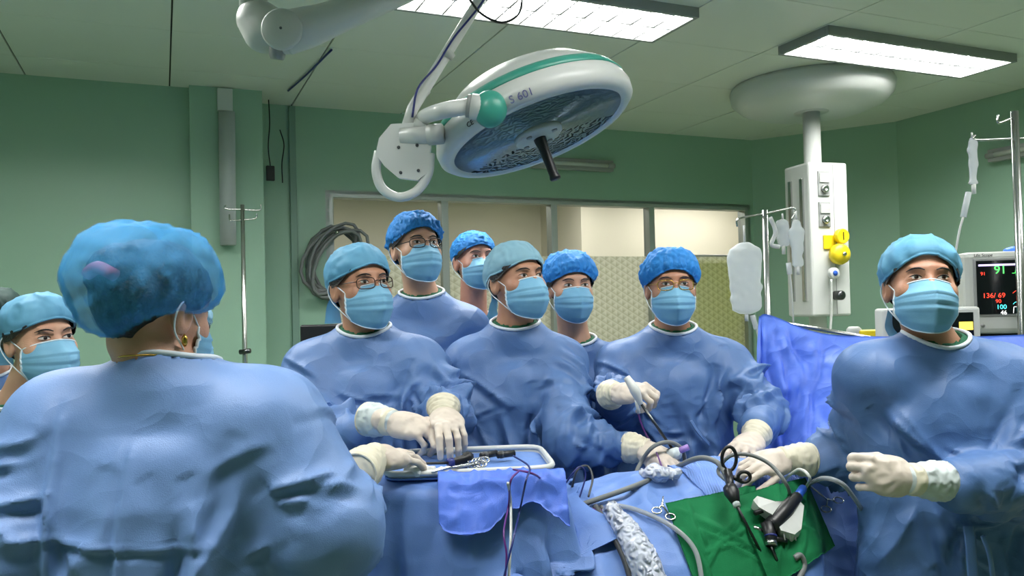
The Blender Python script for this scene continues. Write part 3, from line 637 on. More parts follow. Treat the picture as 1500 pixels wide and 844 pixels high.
person('person in large dark blue tied cap looking up with one hand across the waist', (1349, 419, 2.07), -13, 12, 2, (1276, 552, 2.08), (1466, 552, 2.08),
    [((1266, 668, 2.2), (1206, 676, 2.2)), ((1500, 706, 1.96), (1404, 712, 1.84))], seed=45, gh=.006, skin='skin_tan', gown='gown_deep', cap=('tie', 'cap_tie', dict(puff=.016, back=-.05, front=.06, side=.015)), neckup=.062, sleeve=(.088, .088, .062), chest=(.2, .14), hem=(.24, .18), crease=1.,
    hands=[hand((1148, 672, 2.17), (1080, 688, 2.12), (-.1, -.6, 1), 1, ((15, 40, 20), (20, 50, 25), (25, 55, 25), (30, 55, 25)), (30, 20), cuff=(1192, 674, 2.19), cuffmat='glove_band'),
           hand((1330, 702, 1.80), (1256, 690, 1.79), (0, -1, .25), -1, R3(60, 60, 30), (20, 30), cuff=(1392, 706, 1.835), cuffmat='cuff_grey', band=1)])
person('person mostly hidden behind the nurse, only the pale blue cap edge showing', (266, 492, 2.7), 60, 0, 0, (215, 620, 2.72), (312, 620, 2.74),
    [((210, 700, 2.72), (220, 760, 2.65)), ((310, 700, 2.72), (296, 760, 2.65))], seed=51, gh=.014, gown='gown_deep', sleeve=(.06, .06, .05), chest=(.15, .12), cap=('bouffant', 'cap_pale', dict(puff=.02)), detail=False, head_sc=.95)
person('person with dark green cap mostly out of view behind the assistant with an earring', (-14, 478, 2.75), 20, 0, 0, (-80, 590, 2.78), (40, 590, 2.8),
    [((-90, 690, 2.75), (-70, 780, 2.7)), ((50, 690, 2.8), (30, 780, 2.75))], seed=57, gh=.014, gown='gown_deep', sleeve=(.06, .06, .05), chest=(.16, .12), cap=('bouffant', 'cap_dark', dict(puff=.02)), detail=False)
# jewellery, cap ties, hair bun
def hl(M, c, p): return c + np.array(p, float) @ M
part('hair_bun', nets(lambda p: ell(((p-c1) @ M1.T), (-.01, -.075, .045), (.060, .052, .055)) - .006*ridge(((p-c1) @ M1.T)*A3(20, 60, 20), 3, 2), *[np.arange(c1[k]-.22, c1[k]+.22, .007) for k in range(3)]), 'hair', p1)
part('hair_clip', tube(hl(M1, c1, [(-.02, -.132, .040), (.012, -.142, .050), (.045, -.136, .040)]), .011, 8, smooth=4), 'hair_clip', p1, label='pink hair clip under the net')
nb1 = P(228, 540, 1.42)
nkc = nk0*.42+(nk1-UZ*.03)*.58
part('necklace', tube([nkc+.0625*(nlat*math.cos(t)+nfr*math.sin(t))+UZ*(.006-.012*math.sin(t)) for t in np.linspace(0, 6.2832, 40, endpoint=False)], .0016, 6, closed=True), 'gold', p1, label='thin gold chain')
part('earring', lathe([(.002, -.012), (.005, -.006), (.005, .004), (.001, .010)], hl(M1, c1, (.086, -.008, -.05)), n=10), 'gold', p1)
PEOPLE = [o for o in COL.objects if o.get('category') == 'person']
def cap_tail(i, pts, wd=.03):
    o = PEOPLE[i]; q = spline([P(*p) for p in pts], 8); side = A3(.9, .3, 0); G = np.stack([q-side*wd/2*np.linspace(.5, 1.1, len(q))[:, None], q+A3(0, -.012, 0), q+side*wd/2*np.linspace(.5, 1.1, len(q))[:, None]], 1)
    part('cap_tie_tail', thick(G, .002), 'cap_tie', o)
cap_tail(1, [(14, 450, 2.27), (2, 470, 2.29), (6, 500, 2.3), (8, 535, 2.3)], .04); cap_tail(2, [(494, 430, 2.50), (488, 448, 2.52), (488, 474, 2.52)], .05)
cap_tail(5, [(728, 430, 2.69), (722, 450, 2.7), (724, 468, 2.7)], .035); cap_tail(4, [(722, 425, 3.40), (724, 445, 3.38), (718, 468, 3.36)], .04); cap_tail(8, [(1304, 455, 2.14), (1302, 478, 2.14), (1310, 492, 2.13)], .035)

# ================================================================== OPERATING TABLE AND DRAPES
AX, CXX = RX.copy(), RY.copy(); O_S = A3(.456, 2.15, 0)
CP = [-.34, -.325, -.30, -.26, -.19, -.10, 0, .10, .20, .27, .31, .33]; ZP = [.30, .55, .72, .83, .925, 1.0, 1.045, 1.045, 1.015, .955, .8, .3]
A0_S, A1_S = -.55, 1.25
def nar(a): return 1-.68*ss(.16, .40, a)
def s_height(a, c): c2 = np.where(c < 0, c/nar(a), c); return np.interp(c2, CP, ZP) - .10*(1-ss(-.55, -.15, a))*(np.interp(c2, CP, ZP) > .6)
def on_s(px, py, off=.006):
    for d in np.arange(1.45, 3.2, .004):
        p = P(px, py, d); q = p-O_S; a, c = q @ AX, q @ CXX
        if c > -.35*nar(a) and p[2] <= s_height(a, c)+off: return p
    return P(px, py, 2.2)
def s_sheet(a0, a1, na, ts, seed, off=0., fold=.012, fr=6.):
    A = np.linspace(a0, a1, na); G = np.zeros((na, len(ts), 3))
    for i, a in enumerate(A):
        cs = np.array(ts); c = np.where(cs < 0, cs*nar(a), cs); z = s_height(np.full(len(ts), a), c); G[i] = O_S + np.outer(np.full(len(ts), a), AX) + np.outer(c, CXX) + np.outer(z, UZ)
    du = np.gradient(G, axis=0); dv = np.gradient(G, axis=1); n = np.cross(dv, du); n /= np.linalg.norm(n, axis=2)[..., None]; n *= np.sign(n[..., 2:]+.25*(-n[..., 1:2]))
    q = G @ np.stack([AX, CXX, UZ]).T; f = fold*ridge(np.stack([q[..., 0]*fr, q[..., 1]*fr*.5, q[..., 2]*fr*.35], -1), seed, 1.2) + fold*.5*ridge(q*fr*2, seed+3, 1.4)
    return G + n*(off+f-fold*.5)[..., None]
# cloth settles under the hands and sleeves that rest on it
LOWZ = {}
for o in PEOPLE:
    for ch in o.children_recursive:
        if ch.type == 'MESH' and ch.name.split('.')[0] in ('glove', 'glove_cuff', 'cuff_rim', 'surgical_gown'):
            n_ = len(ch.data.vertices); co = np.empty(n_*3); ch.data.vertices.foreach_get('co', co); co = co.reshape(-1, 3)+ORG[o]; co = co[co[:, 2] > .96]
            for x, y, z in zip(np.floor(co[:, 0]*100).astype(int), np.floor(co[:, 1]*100).astype(int), co[:, 2]): LOWZ[(x, y)] = min(z, LOWZ.get((x, y), 9))
def settle(G, gap=.006):
    H = G.reshape(-1, 3)
    for v in H:
        if v[2] > .9:
            i, j = int(math.floor(v[0]*100)), int(math.floor(v[1]*100)); lo = min(LOWZ.get((i+a, j+b), 9) for a in (-2, -1, 0, 1, 2) for b in (-2, -1, 0, 1, 2))
            if lo-gap-.004 < v[2]: v[2] = lo-gap-.004
    return H.reshape(G.shape)
def above_sheet(G, gap):      # a second drape lies on the patient sheet instead of passing through it
    q = G-O_S; a, c = q @ AX, q @ CXX; inn = (a > A0_S-.03) & (a < A1_S+.03) & (c > -.355*nar(a)) & (c < .35)
    G[..., 2] = np.where(inn, np.maximum(G[..., 2], s_height(a, np.clip(c, -.30*nar(a), .29))+gap), G[..., 2]); return G
tsec = np.concatenate([np.linspace(-.338, -.27, 12), np.linspace(-.26, .27, 64), np.linspace(.275, .329, 8)])
table = thing('operating_table', 'operating table with the draped patient, covered in blue sheets under the green towels', 'operating table', O_S+AX*.2+CXX*.1)
part('blue_sheet', thick(settle(s_sheet(A0_S, A1_S, 190, tsec, 61)), .003), 'drape', table)
part('ribbed_sheet', thick(settle(s_sheet(-.02, .34, 70, np.linspace(-.14, .21, 46), 63, .010, .004, 8), .002), .003), 'drape_ribbed', table, label='pale blue ribbed sheet over the abdomen')
part('table_base', box(O_S+AX*.2+CXX*.1+UZ*.3, (.5, .3, .58), ROOMAX, .02), 'steel', table, False); part('table_foot', box(O_S+AX*.2+CXX*.1+UZ*.03, (.9, .36, .06), ROOMAX, .015), 'darkgrey', table, False)
def towel(name, quad, nu, nv, seed, label, off):   # quad: four pixels (top-left, top-right, bottom-right, bottom-left)
    tl, tr, br, bl = (np.array(q, float) for q in quad); G = np.zeros((nu, nv, 3))
    for i, u in enumerate(np.linspace(0, 1, nu)):
        for j, v in enumerate(np.linspace(0, 1, nv)):
            px = (tl*(1-u)+tr*u)*(1-v)+(bl*(1-u)+br*u)*v; G[i, j] = on_s(px[0], px[1], off)
    for _ in range(2): G[1:-1, 1:-1] = (G[:-2, 1:-1]+G[2:, 1:-1]+G[1:-1, :-2]+G[1:-1, 2:])/4
    rg = np.random.RandomState(seed); dd = nrm(A3(0, -.65, .75)); u_, v_ = np.meshgrid(np.linspace(0, .3, nu), np.linspace(0, .34, nv), indexing='ij'); q = G*12
    u_ = u_+.02*noise(q, seed); v_ = v_+.02*noise(q+9, seed); fo = [(rg.uniform(0, .3), rg.uniform(-.02, .2), .15+rg.uniform(-.12, .12), rg.uniform(.16, .36), rg.uniform(.008, .014), rg.uniform(.006, .012)) for k in range(13)]
    f = np.max([np.maximum(cusp(u_, v_, [q_]), -.003) for q_ in fo], axis=0)
    G = G + dd*(f)[..., None]; return single(name, label, 'towel', thick(G, .003), 'towel_green')
towel('green_towel', ((975, 738), (1105, 712), (1150, 862), (1020, 862)), 60, 64, 71, 'green cloth towel clipped on the patient below the black grasper', .022)
towel('green_towel', ((1075, 728), (1178, 700), (1222, 800), (1130, 862)), 50, 60, 77, 'green cloth towel under the black camera head on the patient', .046)
# anaesthesia screen drape
def sheet_px(rows, nu, nv, seed, fold, fq=5.):
    R_ = [spline([P(*p) for p in r], 10) for r in rows]; k = np.linspace(0, 1, nu); R2 = [np.stack([np.interp(k, np.linspace(0, 1, len(r)), r[:, m]) for m in range(3)], -1) for r in R_]
    G = np.zeros((nu, nv, 3))
    for i in range(nu):
        c = spline([r[i] for r in R2], 12); G[i] = np.stack([np.interp(np.linspace(0, 1, nv), np.linspace(0, 1, len(c)), c[:, m]) for m in range(3)], -1)
    u, v = np.meshgrid(np.linspace(0, 1, nu), np.linspace(0, 1, nv), indexing='ij'); f = fold*ridge(np.stack([u*fq+v*1.2, v*1.6+u*0, u*0+v*0+.3], -1)+.0, seed, 1.15)+fold*.4*ridge(np.stack([u*fq*2.3, v*4+u, u*0+v*0], -1), seed+1, 1.3)
    rg = np.random.RandomState(seed); f = f*.6 + np.maximum(cusp(u*1.1+.03*noise(G*7, seed), v*.55+.03*noise(G*7+5, seed), [(x_ := rg.uniform(-.02, .7), rg.uniform(0, .25), x_+rg.uniform(-.12, .12), rg.uniform(.25, .6), rg.uniform(.012, .024), rg.uniform(.012, .024)) for k in range(15)]), -.012)
    return G + A3(0, -1, .2)*(f*np.minimum(1, v*6+.1))[..., None]
scr = thing('anaesthesia_screen', 'tall blue drape hung as a screen between patient and monitor', 'drape', P(1300, 700, 2.62)*A3(1, 1, 0))
part('drape_sheet', thick(above_sheet(sheet_px([[(1112, 464, 2.97), (1128, 462, 2.95), (1200, 488, 2.84), (1300, 494, 2.72), (1420, 494, 2.72), (1520, 490, 2.72), (1600, 490, 2.72)],
    [(1106, 540, 2.94), (1140, 540, 2.88), (1210, 545, 2.76), (1300, 550, 2.64), (1420, 550, 2.64), (1520, 550, 2.64), (1600, 550, 2.64)],
    [(1102, 640, 2.90), (1140, 636, 2.80), (1210, 636, 2.64), (1300, 640, 2.50), (1420, 640, 2.50), (1520, 640, 2.5), (1600, 640, 2.5)],
    [(1100, 690, 2.86), (1140, 690, 2.74), (1210, 690, 2.54), (1300, 700, 2.40), (1420, 720, 2.42), (1520, 720, 2.45), (1600, 720, 2.45)]], 80, 50, 83, .035), .022), .003), 'drape_vivid', scr)
part('screen_rail', tube([P(1116, 468, 2.98), P(1300, 500, 2.75), P(1600, 498, 2.75)], .008), 'steel', scr)
for q in (P(1122, 470, 2.98), P(1560, 498, 2.75)): part('screen_post', tube([q, q*A3(1, 1, 0)], .010), 'steel', scr)
# instrument table
mu, mv = A3(math.cos(.10), math.sin(.10), 0), A3(-math.sin(.10), math.cos(.10), 0); MC = A3(-.165, 2.005, 0); HW, HD, ZT = .255, .165, 1.095
mayo = thing('instrument_table', 'instrument table under a long blue drape with a tray on top', 'table', MC)
def rrect(hw, hd, r, n):
    a = np.linspace(0, 2*math.pi, n, endpoint=False); c, s = np.cos(a), np.sin(a); k = 8.; q = (np.abs(c)**k+np.abs(s)**k)**(-1/k); return np.stack([hw*c*q, hd*s*q], -1)
rgm = np.random.RandomState(5); MF_ = [(x_ := rgm.uniform(0, 1.65), rgm.uniform(.03, .35), x_+rgm.uniform(-.12, .12), rgm.uniform(.45, .95), rgm.uniform(.014, .026), rgm.uniform(.016, .034)) for k in range(26)]
npm, ntm = 260, 60; base = rrect(HW, HD, .03, npm); G = np.zeros((npm, ntm, 3))
for j, t in enumerate(np.linspace(0, 1, ntm)):
    if t < .2: sc, z = t/.2, ZT
    else: sc, z = 1, ZT-(t-.2)/.8*.92
    tt = max(0, (t-.2)/.8); ang = np.arctan2(base[:, 1], base[:, 0]); q = np.stack([base[:, 0]*7, base[:, 1]*7, np.full(npm, tt*1.0)], -1)
    fl_ = tt**.7*(.04 + .11*ridge(q*.8, 91, 1.1)) + (.008*ridge(q*2.4, 95, 1.3) if tt > 0 else 0); dirs = base/np.linalg.norm(base, axis=1)[:, None]; fl_ = fl_ + (np.maximum(cusp(np.cumsum(np.r_[0, np.linalg.norm(np.diff(base, axis=0), axis=1)])+.02*noise(q*2, 5), np.full(npm, tt*.9), MF_), -.012)*min(1, tt*5))
    fl_ = fl_*np.where(base[:, 1] > 0, 1-.85*np.clip(base[:, 1]/HD, 0, 1), 1)
    b2 = base*sc + dirs*fl_[:, None]; G[:, j] = MC + b2[:, :1]*mu + b2[:, 1:]*mv + UZ*(z-.012*math.exp(-((t-.2)/.03)**2))
G = above_sheet(G, .022); part('drape', thick(G, .003, True), 'drape', mayo); part('stand_post', tube([MC-mu*.17, MC-mu*.17+UZ*(ZT-.03)], .02, 12), 'steel', mayo); part('stand_foot', box(MC-mu*.17+UZ*.025, (.16, .36, .05), np.array([mu, mv, UZ]), .01), 'steel', mayo, False)
TR = lambda u, v, z=0.: MC + mu*u + mv*v + UZ*(ZT+z)
tray = thing('instrument_tray', 'shallow metal tray with white rim lined in blue cloth on the draped table', 'tray', TR(.045, .01, .006))
rr_ = rrect(.20, .145, .03, 80); part('tray_floor', (np.array([TR(.045+x, .01+y, .007+k) for k in (0, .004) for x, y in rr_]), [tuple(range(80))[::-1], tuple(range(80, 160))]+[(i, (i+1) % 80, 80+(i+1) % 80, 80+i) for i in range(80)]), 'drape', tray, False)
part('rim', tube([TR(.045+x, .01+y, .022) for x, y in rr_], .007, 8, closed=True), 'white', tray); part('tray_wall', grid(np.array([[TR(.045+x*k, .01+y*k, z) for k, z in ((.97, .009), (1, .022))] for x, y in rr_]), True), 'offwhite', tray)
# dark blue cloth over the front edge of the tray
G = np.zeros((60, 24, 3))
for i, u in enumerate(np.linspace(0, 1, 60)):
    for j, v in enumerate(np.linspace(0, 1, 24)):
        s_ = v*(.11+.03*math.sin(u*7)); y = -.150-s_; over = max(0, -(y+.172)); G[i, j] = TR(-.03+u*.29, max(y, -.180)-.45*over, 0.016-over*1.0-.012*(v > .5)*(v-.5))
qn = G*18; G += (A3(0, -.4, 1)*(.009*ridge(qn, 101, 1.15)+.006*ridge(qn*2, 103, 1.3))[..., None])
single('blue_cloth', 'crumpled vivid blue cloth hanging over the front edge of the instrument tray', 'cloth', thick(G, .003), 'drape_vivid')
# ================================================================== INSTRUMENTS
def TP(px, py, z):    # point at height z on the pixel's ray
    v = FW + RT*(px-CX)/F_PX - UP*(py-CY)/F_PX; return CAM + v*((z-CAM_H)/v[2])
zt = ZT+.03
sg = thing('laparoscopic_grasper', 'long black-shafted grasper with blue collar lying across the tray', 'surgical tool', TP(640, 684, zt)*A3(1, 1, 0)+UZ*(zt-.01))
part('shaft', tube([TP(492, 683, zt), TP(662, 678, zt)], .0032), 'black', sg); part('collar', tube([TP(656, 678, zt), TP(664, 677, zt)], .011, 12), 'navy', sg)
part('handle', tube([TP(664, 677, zt), TP(680, 673, zt), TP(690, 668, zt+.01)], [.009, .012, .010], 10), 'black', sg); part('trigger', tube([TP(676, 672, zt), TP(684, 664, zt+.012), TP(692, 668, zt+.006)], .005, 8, smooth=4), 'black', sg)
for a, b in (((705, 668), (727, 664)), ((729, 667), (753, 664))):
    o = thing('cable_connector', 'black cylindrical cable connector on the tray', 'connector', TP(*a, zt-.01), 'connectors on the tray')
    part('plug', tube([TP(*a, zt), TP(*b, zt)], .0085, 12), 'black', o); part('grip_ring', tube([TP(a[0]+4, a[1]-.6, zt), TP(a[0]+8, a[1]-1.2, zt)], .0098, 12), 'darkgrey', o)
def scissors(tip, piv, r1, r2, z, label, name='forceps', grp=None, onf=None, rad=.011):
    f = onf or (lambda x, y: TP(x, y, z)); a, p = f(*tip), f(*piv); o = thing(name, label, 'forceps', np.minimum(a, p), grp)
    for k, rc in enumerate((r1, r2)):
        c_ = f(*rc); d = nrm(c_-p); part('shank', tube([a+A3(.001*k, 0, .001*k), p, c_-d*rad*.9], [.0016, .003, .0022], 8), 'steel', o)
        x, y, _ = frame(A3(0, -.6, .8)); part('finger_ring', tube([c_+rad*(1.15*x*math.cos(t)+.9*y*math.sin(t)) for t in np.linspace(0, 2*math.pi, 20, endpoint=False)], .0021, 7, closed=True), 'steel', o)
    part('pivot', lathe([(.0035, -.003), (.0035, .003)], p, (0, -.6, .8), 10), 'steel', o); return o
for k in range(4):
    scissors((632+6*k, 692-1.5*k), (664+4*k, 687-1.5*k), (690+5*k, 684-1.5*k), (694+5*k, 677-k), zt-.004+.003*k, 'steel ring-handled forceps in a bundle beside the white gauze', grp='forceps bundle on the tray')
gz = nets(lambda p: ell(p-TP(614, 689, zt-.004), (0, 0, 0), (.030, .022, .012))-.010*noise(p*48, 4)-.004*ridge(p*60, 6, 2), *[np.arange(TP(614, 689, zt-.004)[k]-.07, TP(614, 689, zt-.004)[k]+.07, .004) for k in range(3)])
single('gauze_pad', 'crumpled white gauze beside the gloved hand on the tray', 'gauze', gz, 'gauze')
gz = nets(lambda p: ell(p-TP(648, 689, zt-.012), (0, 0, 0), (.030, .018, .008))-.009*noise(p*50, 9), *[np.arange(TP(648, 689, zt-.012)[k]-.075, TP(648, 689, zt-.012)[k]+.075, .005) for k in range(3)])
single('gauze_pad', 'flat white gauze under the steel forceps', 'gauze', gz, 'gauze')
sy = thing('syringe', 'small clear syringe on the tray behind the black shaft', 'syringe', TP(560, 676, zt-.01)); part('barrel', tube([TP(548, 674, zt), TP(575, 676, zt)], .006, 10), 'clear', sy); part('plunger', tube([TP(575, 676, zt), TP(590, 677, zt)], .004, 8), 'darkgrey', sy)
def cord(label, pts, r, m, cat='cord', name='cable', grp=None, n=10): return single(name, label, cat, tube(pts, r, 8, smooth=n), m, grp)
cord('thin purple cord hanging down the front of the instrument table drape', [TP(760, 690, zt+.02), TP(748, 705, zt+.02), P(745, 740, 1.80), P(738, 780, 1.72), P(742, 815, 1.70), P(738, 870, 1.68)], .0022, 'purple')
cord('thin blue cord hanging down the front of the instrument table drape', [TP(752, 668, zt+.01), TP(775, 684, zt+.02), TP(770, 706, zt+.02), P(762, 745, 1.80), P(752, 790, 1.71), P(732, 870, 1.68)], .0022, 'navy')
cord('white cord hanging straight down the instrument table drape', [TP(744, 708, zt+.02), P(748, 735, 1.80), P(748, 790, 1.72), P(744, 870, 1.69)], .003, 'white')
cord('purple cord looping from the tray rim onto the patient sheet', [TP(752, 688, zt+.01), TP(780, 694, zt+.02), P(800, 706, 1.98), on_s(830, 722, .012), on_s(865, 745, .012), on_s(900, 748, .012)], .0024, 'purple')
cord('dark looped cord standing up by the foot of the table', [on_s(836, 722, .01), P(845, 690, 2.05), P(860, 683, 2.08), P(868, 700, 2.06), on_s(862, 728, .01)], .0028, 'darkgrey')
cord('navy looped cord beside the dark looped cord', [on_s(820, 722, .01), P(838, 695, 2.02), P(850, 684, 2.04), P(858, 696, 2.04), on_s(848, 732, .01)], .0022, 'navy')
cord('grey hose arching over the patient to the black grasper', [on_s(845, 742, .012), on_s(930, 712, .02), P(980, 690, 2.2), P(1020, 672, 2.12), P(1048, 676, 2.06), P(1062, 694, 2.02), P(1068, 712, 2.0)], .007, 'cable', 'hose', 'hose')
cord('dark grey hose looping up beside the trocar', [on_s(925, 716, .012), P(935, 685, 2.26), P(955, 656, 2.26), P(980, 648, 2.28), P(1000, 660, 2.3), P(1004, 690, 2.3)], .006, 'cable', 'hose', 'hose')
cord('grey camera cable running from grasper to the camera head', [P(1066, 706, 2.03), P(1052, 690, 2.08), P(1070, 668, 2.06), P(1100, 667, 2.05), P(1130, 682, 2.03), P(1152, 710, 2.0), on_s(1158, 728, .03)], .005, 'cable', 'cable', 'cable')
cord('clear hose curving from the sheet fold across the green towel', [on_s(890, 738, .014), on_s(935, 748, .014), on_s(985, 772, .035), on_s(1018, 806, .05), on_s(1030, 860, .05)], .006, 'hose_clear', 'hose', 'hose')
cord('white cable bending behind the camera head', [on_s(1145, 706, .02), P(1170, 688, 2.1), P(1186, 700, 2.05), on_s(1180, 716, .035)], .004, 'white')
cord('clear tubing arching from the camera head toward the surgeon looking up', [on_s(1180, 712, .03), P(1205, 701, 2.02), P(1232, 708, 1.98), P(1250, 728, 2.02), P(1266, 752, 2.1)], .006, 'hose_clear', 'hose', 'hose')
cord('grey bent tube end standing on the lower green towel', [on_s(1170, 850, .04), on_s(1178, 828, .05), on_s(1172, 814, .06), on_s(1164, 818, .06)], .0075, 'cable', 'hose', 'hose')
for lb_, pp_, r_ in (('thick dark grey hose running down the blue sheet', ((872, 742), (896, 780), (915, 820), (930, 870)), .008), ('thinner dark grey hose between the thick hose and the plastic sleeve', ((880, 742), (906, 780), (926, 820), (942, 870)), .006)):
    single('suction_hose', lb_, 'hose', tube([on_s(*k_, .012) for k_ in pp_], r_, 8, smooth=8), 'darkgrey')
pl = [on_s(*q, .03) for q in ((892, 744), (918, 780), (938, 815), (960, 870))]; pt = tube(pl, [.020, .030, .036, .038], 24, smooth=14)
pv = pt[0] + (ridge(pt[0]*55, 7, 1.3)*.009)[:, None]*A3(.1, -.6, .7); single('plastic_sleeve', 'crinkled clear plastic sleeve lying beside the dark hoses', 'plastic sleeve', (pv, pt[1]), 'crinkle')
# black grasper standing on the green towel
q = lambda px, py, o_=.03: on_s(px, py, o_+.024)
gr = thing('laparoscopic_grasper', 'black ring-handled grasper leaning on the green towel', 'surgical tool', q(1116, 812))
B0, B1, B2 = P(1066, 690, 2.02), P(1072, 722, 1.97), P(1080, 742, 1.94)
part('shaft', tube([B2, q(1116, 812, .02)], .0035), 'black', gr); part('rotation_knob', lathe([(.010, -.022), (.017, -.016), (.019, 0), (.015, .014), (.010, .03)], B1, B2-B1, 14), 'black', gr); part('collar', tube([B2-nrm(B2-B1)*.01, B2], .009, 12), 'cuff_grey', gr)
part('handle', tube([B1, B0], [.009, .011], 10), 'black', gr)
for cpt, ra, rb in ((P(1068, 672, 2.03), .018, .030), (P(1090, 699, 2.0), .015, .013)): part('finger_ring', tube([cpt+RT*ra*math.cos(t)+UP*rb*math.sin(t) for t in np.linspace(0, 2*math.pi, 22, endpoint=False)], .0045, 8, closed=True), 'black', gr)
part('handle_arm', tube([B0-UP*.01, P(1086, 705, 2.0)], .006, 8), 'black', gr)
# camera head
ch_ = thing('endoscope_camera', 'black endoscope camera head with blue cable collar on the green towel', 'camera head', q(1135, 790))
C0, C1, C2, C3 = q(1176, 716, .06), q(1168, 728, .06), q(1128, 772, .055), q(1130, 800, .05)
part('cable_collar', tube([C0, C1], .011, 12), 'blueplastic', ch_); part('grip', tube([C1, (C1+C2)/2+A3(0, -.006, .004), C2], [.014, .020, .019], 14, smooth=5), 'black', ch_, label='black angled grip'); part('coupler', tube([C2+A3(-.008, 0, .012), (C2+C3)/2, C3], [.015, .014, .013], 14), 'black', ch_)
part('coupler_ring', tube([C3*.75+C2*.25, C3], .0138, 16), 'steel', ch_); part('blue_ring', tube([C3*.45+C2*.55, C3*.55+C2*.45], .0152, 16), 'navy', ch_); part('scope', tube([C3, q(1138, 822, .03)], .004), 'darksteel', ch_); part('light_post', tube([C3*.6+C2*.4, q(1152, 792, .05)], .006, 10), 'black', ch_)
wp = thing('white_handpiece', 'white plastic handpiece with grooves lying under the camera head', 'handpiece', q(1155, 780))
part('casing', prism([q(x, y, .028) for x, y in ((1100, 744), (1106, 738), (1132, 746), (1166, 744), (1174, 752), (1170, 786), (1160, 794), (1140, 788), (1132, 768), (1108, 754))], nrm(A3(0, -.65, .75)), .032), 'white', wp, False)
for k in range(3): part('groove', tube([q(1146+8*k, 772, .064), q(1150+8*k, 792, .062)], .0016, 6), 'greyplastic', wp)
part('lever', tube([q(1106, 752, .06), q(1128, 744, .06)], .006, 10), 'black', wp); part('nozzle', tube([q(1104, 772, .03), q(1122, 780, .03)], .005, 8), 'steel', wp)
lc_ = thing('light_cable_plug', 'grey metal light cable plug beside the camera head', 'plug', on_s(1158, 736)); part('sleeve', tube([on_s(1156, 722, .035), on_s(1160, 745, .04)], [.007, .011], 12), 'cuff_grey', lc_)
scissors((971, 728), (970, 740), (962, 748), (982, 757), 0, 'steel towel clamp gripping the corner of the green towel', name='towel_clamp', onf=lambda x, y: on_s(x, y, .03), rad=.010)
scissors((1186, 712), (1212, 732), (1228, 733), (1210, 746), 0, 'steel ring forceps lying on the blue sheet beside the green towel', onf=lambda x, y: on_s(x, y, .02), rad=.012)
# trocar and the long instrument
tcn = thing('trocar', 'clear and violet trocar port standing in the patient sheet', 'trocar', on_s(1000, 697, 0)); T0, T1 = P(984, 656, 2.3), P(1000, 698, 2.28); dT = nrm(T1-T0)
part('cannula', tube([T0+dT*.03, T1+dT*.02], .008, 12), 'clear', tcn); part('housing', lathe([(.014, -.012), (.022, -.004), (.022, .014), (.014, .024)], T0+dT*.012, dT, 14), 'cuff_grey', tcn)
mat('violet', S(150, 120, 190), .3); part('valve', tube([T0+A3(.012, -.01, -.01), T0+A3(.045, -.016, .004)], .009, 10), 'violet', tcn); part('cap_ring', lathe([(.016, 0), (.016, .006)], T0, dT, 16), 'darkgrey', tcn)
li = thing('laparoscopic_dissector', 'white-handled long grey instrument held in a gloved fist above the trocar', 'surgical tool', P(984, 656, 2.3))
H0, H1 = P(922, 562, 2.33), P(940, 600, 2.32); part('shaft', tube([P(938, 590, 2.325), T0], .0042), 'darksteel', li); part('handle', tube([P(918, 553, 2.33), P(930, 572, 2.315), P(938, 592, 2.32)], [.010, .015, .008], 12, smooth=6), 'white', li); part('trigger', tube([P(932, 586, 2.32), P(936, 606, 2.32)], .005, 8), 'white', li)
cord('purple cord trailing from the white-handled instrument', [P(934, 604, 2.33), P(944, 632, 2.33), P(958, 655, 2.33), on_s(972, 690, .02)], .0022, 'purple')
mn = thing('plastic_wrap', 'crumpled clear plastic around the port by the gloved hand', 'plastic wrap', on_s(960, 700)); part('film', nets(lambda p: ell(p-on_s(968, 694, .02), (0, 0, 0), (.05, .03, .022))-.010*noise(p*50, 5), *[np.arange(on_s(968, 694)[k]-.08, on_s(968, 694)[k]+.09, .005) for k in range(3)]), 'crinkle', mn)

# ================================================================== SURGICAL LAMP
LC = P(788, 196, 2.67); ln_ = nrm(.98*(.351*RT-.936*UP) - .15*FW); lm = nrm((.936*RT+.351*UP) - ln_*((.936*RT+.351*UP) @ ln_)); lq = np.cross(ln_, lm)
lamp = thing('surgical_lamp', 'round white operating lamp with teal stripe and black centre handle hanging from the ceiling', 'surgical lamp', LC)
LP = lambda r, a, h: LC + r*(math.cos(a)*lm + math.sin(a)*lq) + h*ln_
part('housing', lathe([(.02, -.205), (.15, -.200), (.235, -.175), (.295, -.125), (.330, -.075), (.343, -.04), (.340, -.012), (.322, .004), (.298, .006), (.294, -.004)], LC, ln_, 64), 'white', lamp)
part('glass_face', lathe([(.001, -.012), (.2, -.008), (.295, -.002)], LC, ln_, 64), 'lampglass', lamp, label='rippled glass light face'); part('stripe', lathe([(.310, -.1075), (.3145, -.1065), (.334, -.0755), (.331, -.0735)], LC, ln_, 64, False), 'teal', lamp)
hb = part('handle_mount', lathe([(.084, -.004), (.084, .012), (.076, .018), (.001, .018)], LC, ln_, 32), 'offwhite', lamp)
for a in (.6, 2.2, 3.8, 5.3): part('screw', lathe([(.010, .016), (.010, .022), (.004, .023)], LP(.062, a, 0), ln_, 12), 'greyplastic', hb)
part('handle', lathe([(.022, .012), (.021, .03), (.017, .05), (.016, .15), (.019, .162), (.017, .168)], LC, ln_, 20), 'black', lamp)
def on_lamp(px, py, hs=(-.07,)):
    c_ = [(np.hypot(CX+F_PX*((p-CAM) @ RT)/((p-CAM) @ FW)-px, CY-F_PX*((p-CAM) @ UP)/((p-CAM) @ FW)-py), tuple(p)) for a in np.linspace(0, 6.283, 240) for hh in hs for p in (LP(.335, a, hh),) if (math.cos(a)*lm+math.sin(a)*lq) @ (CAM-p) > 0]
    return np.array(min(c_)[1])
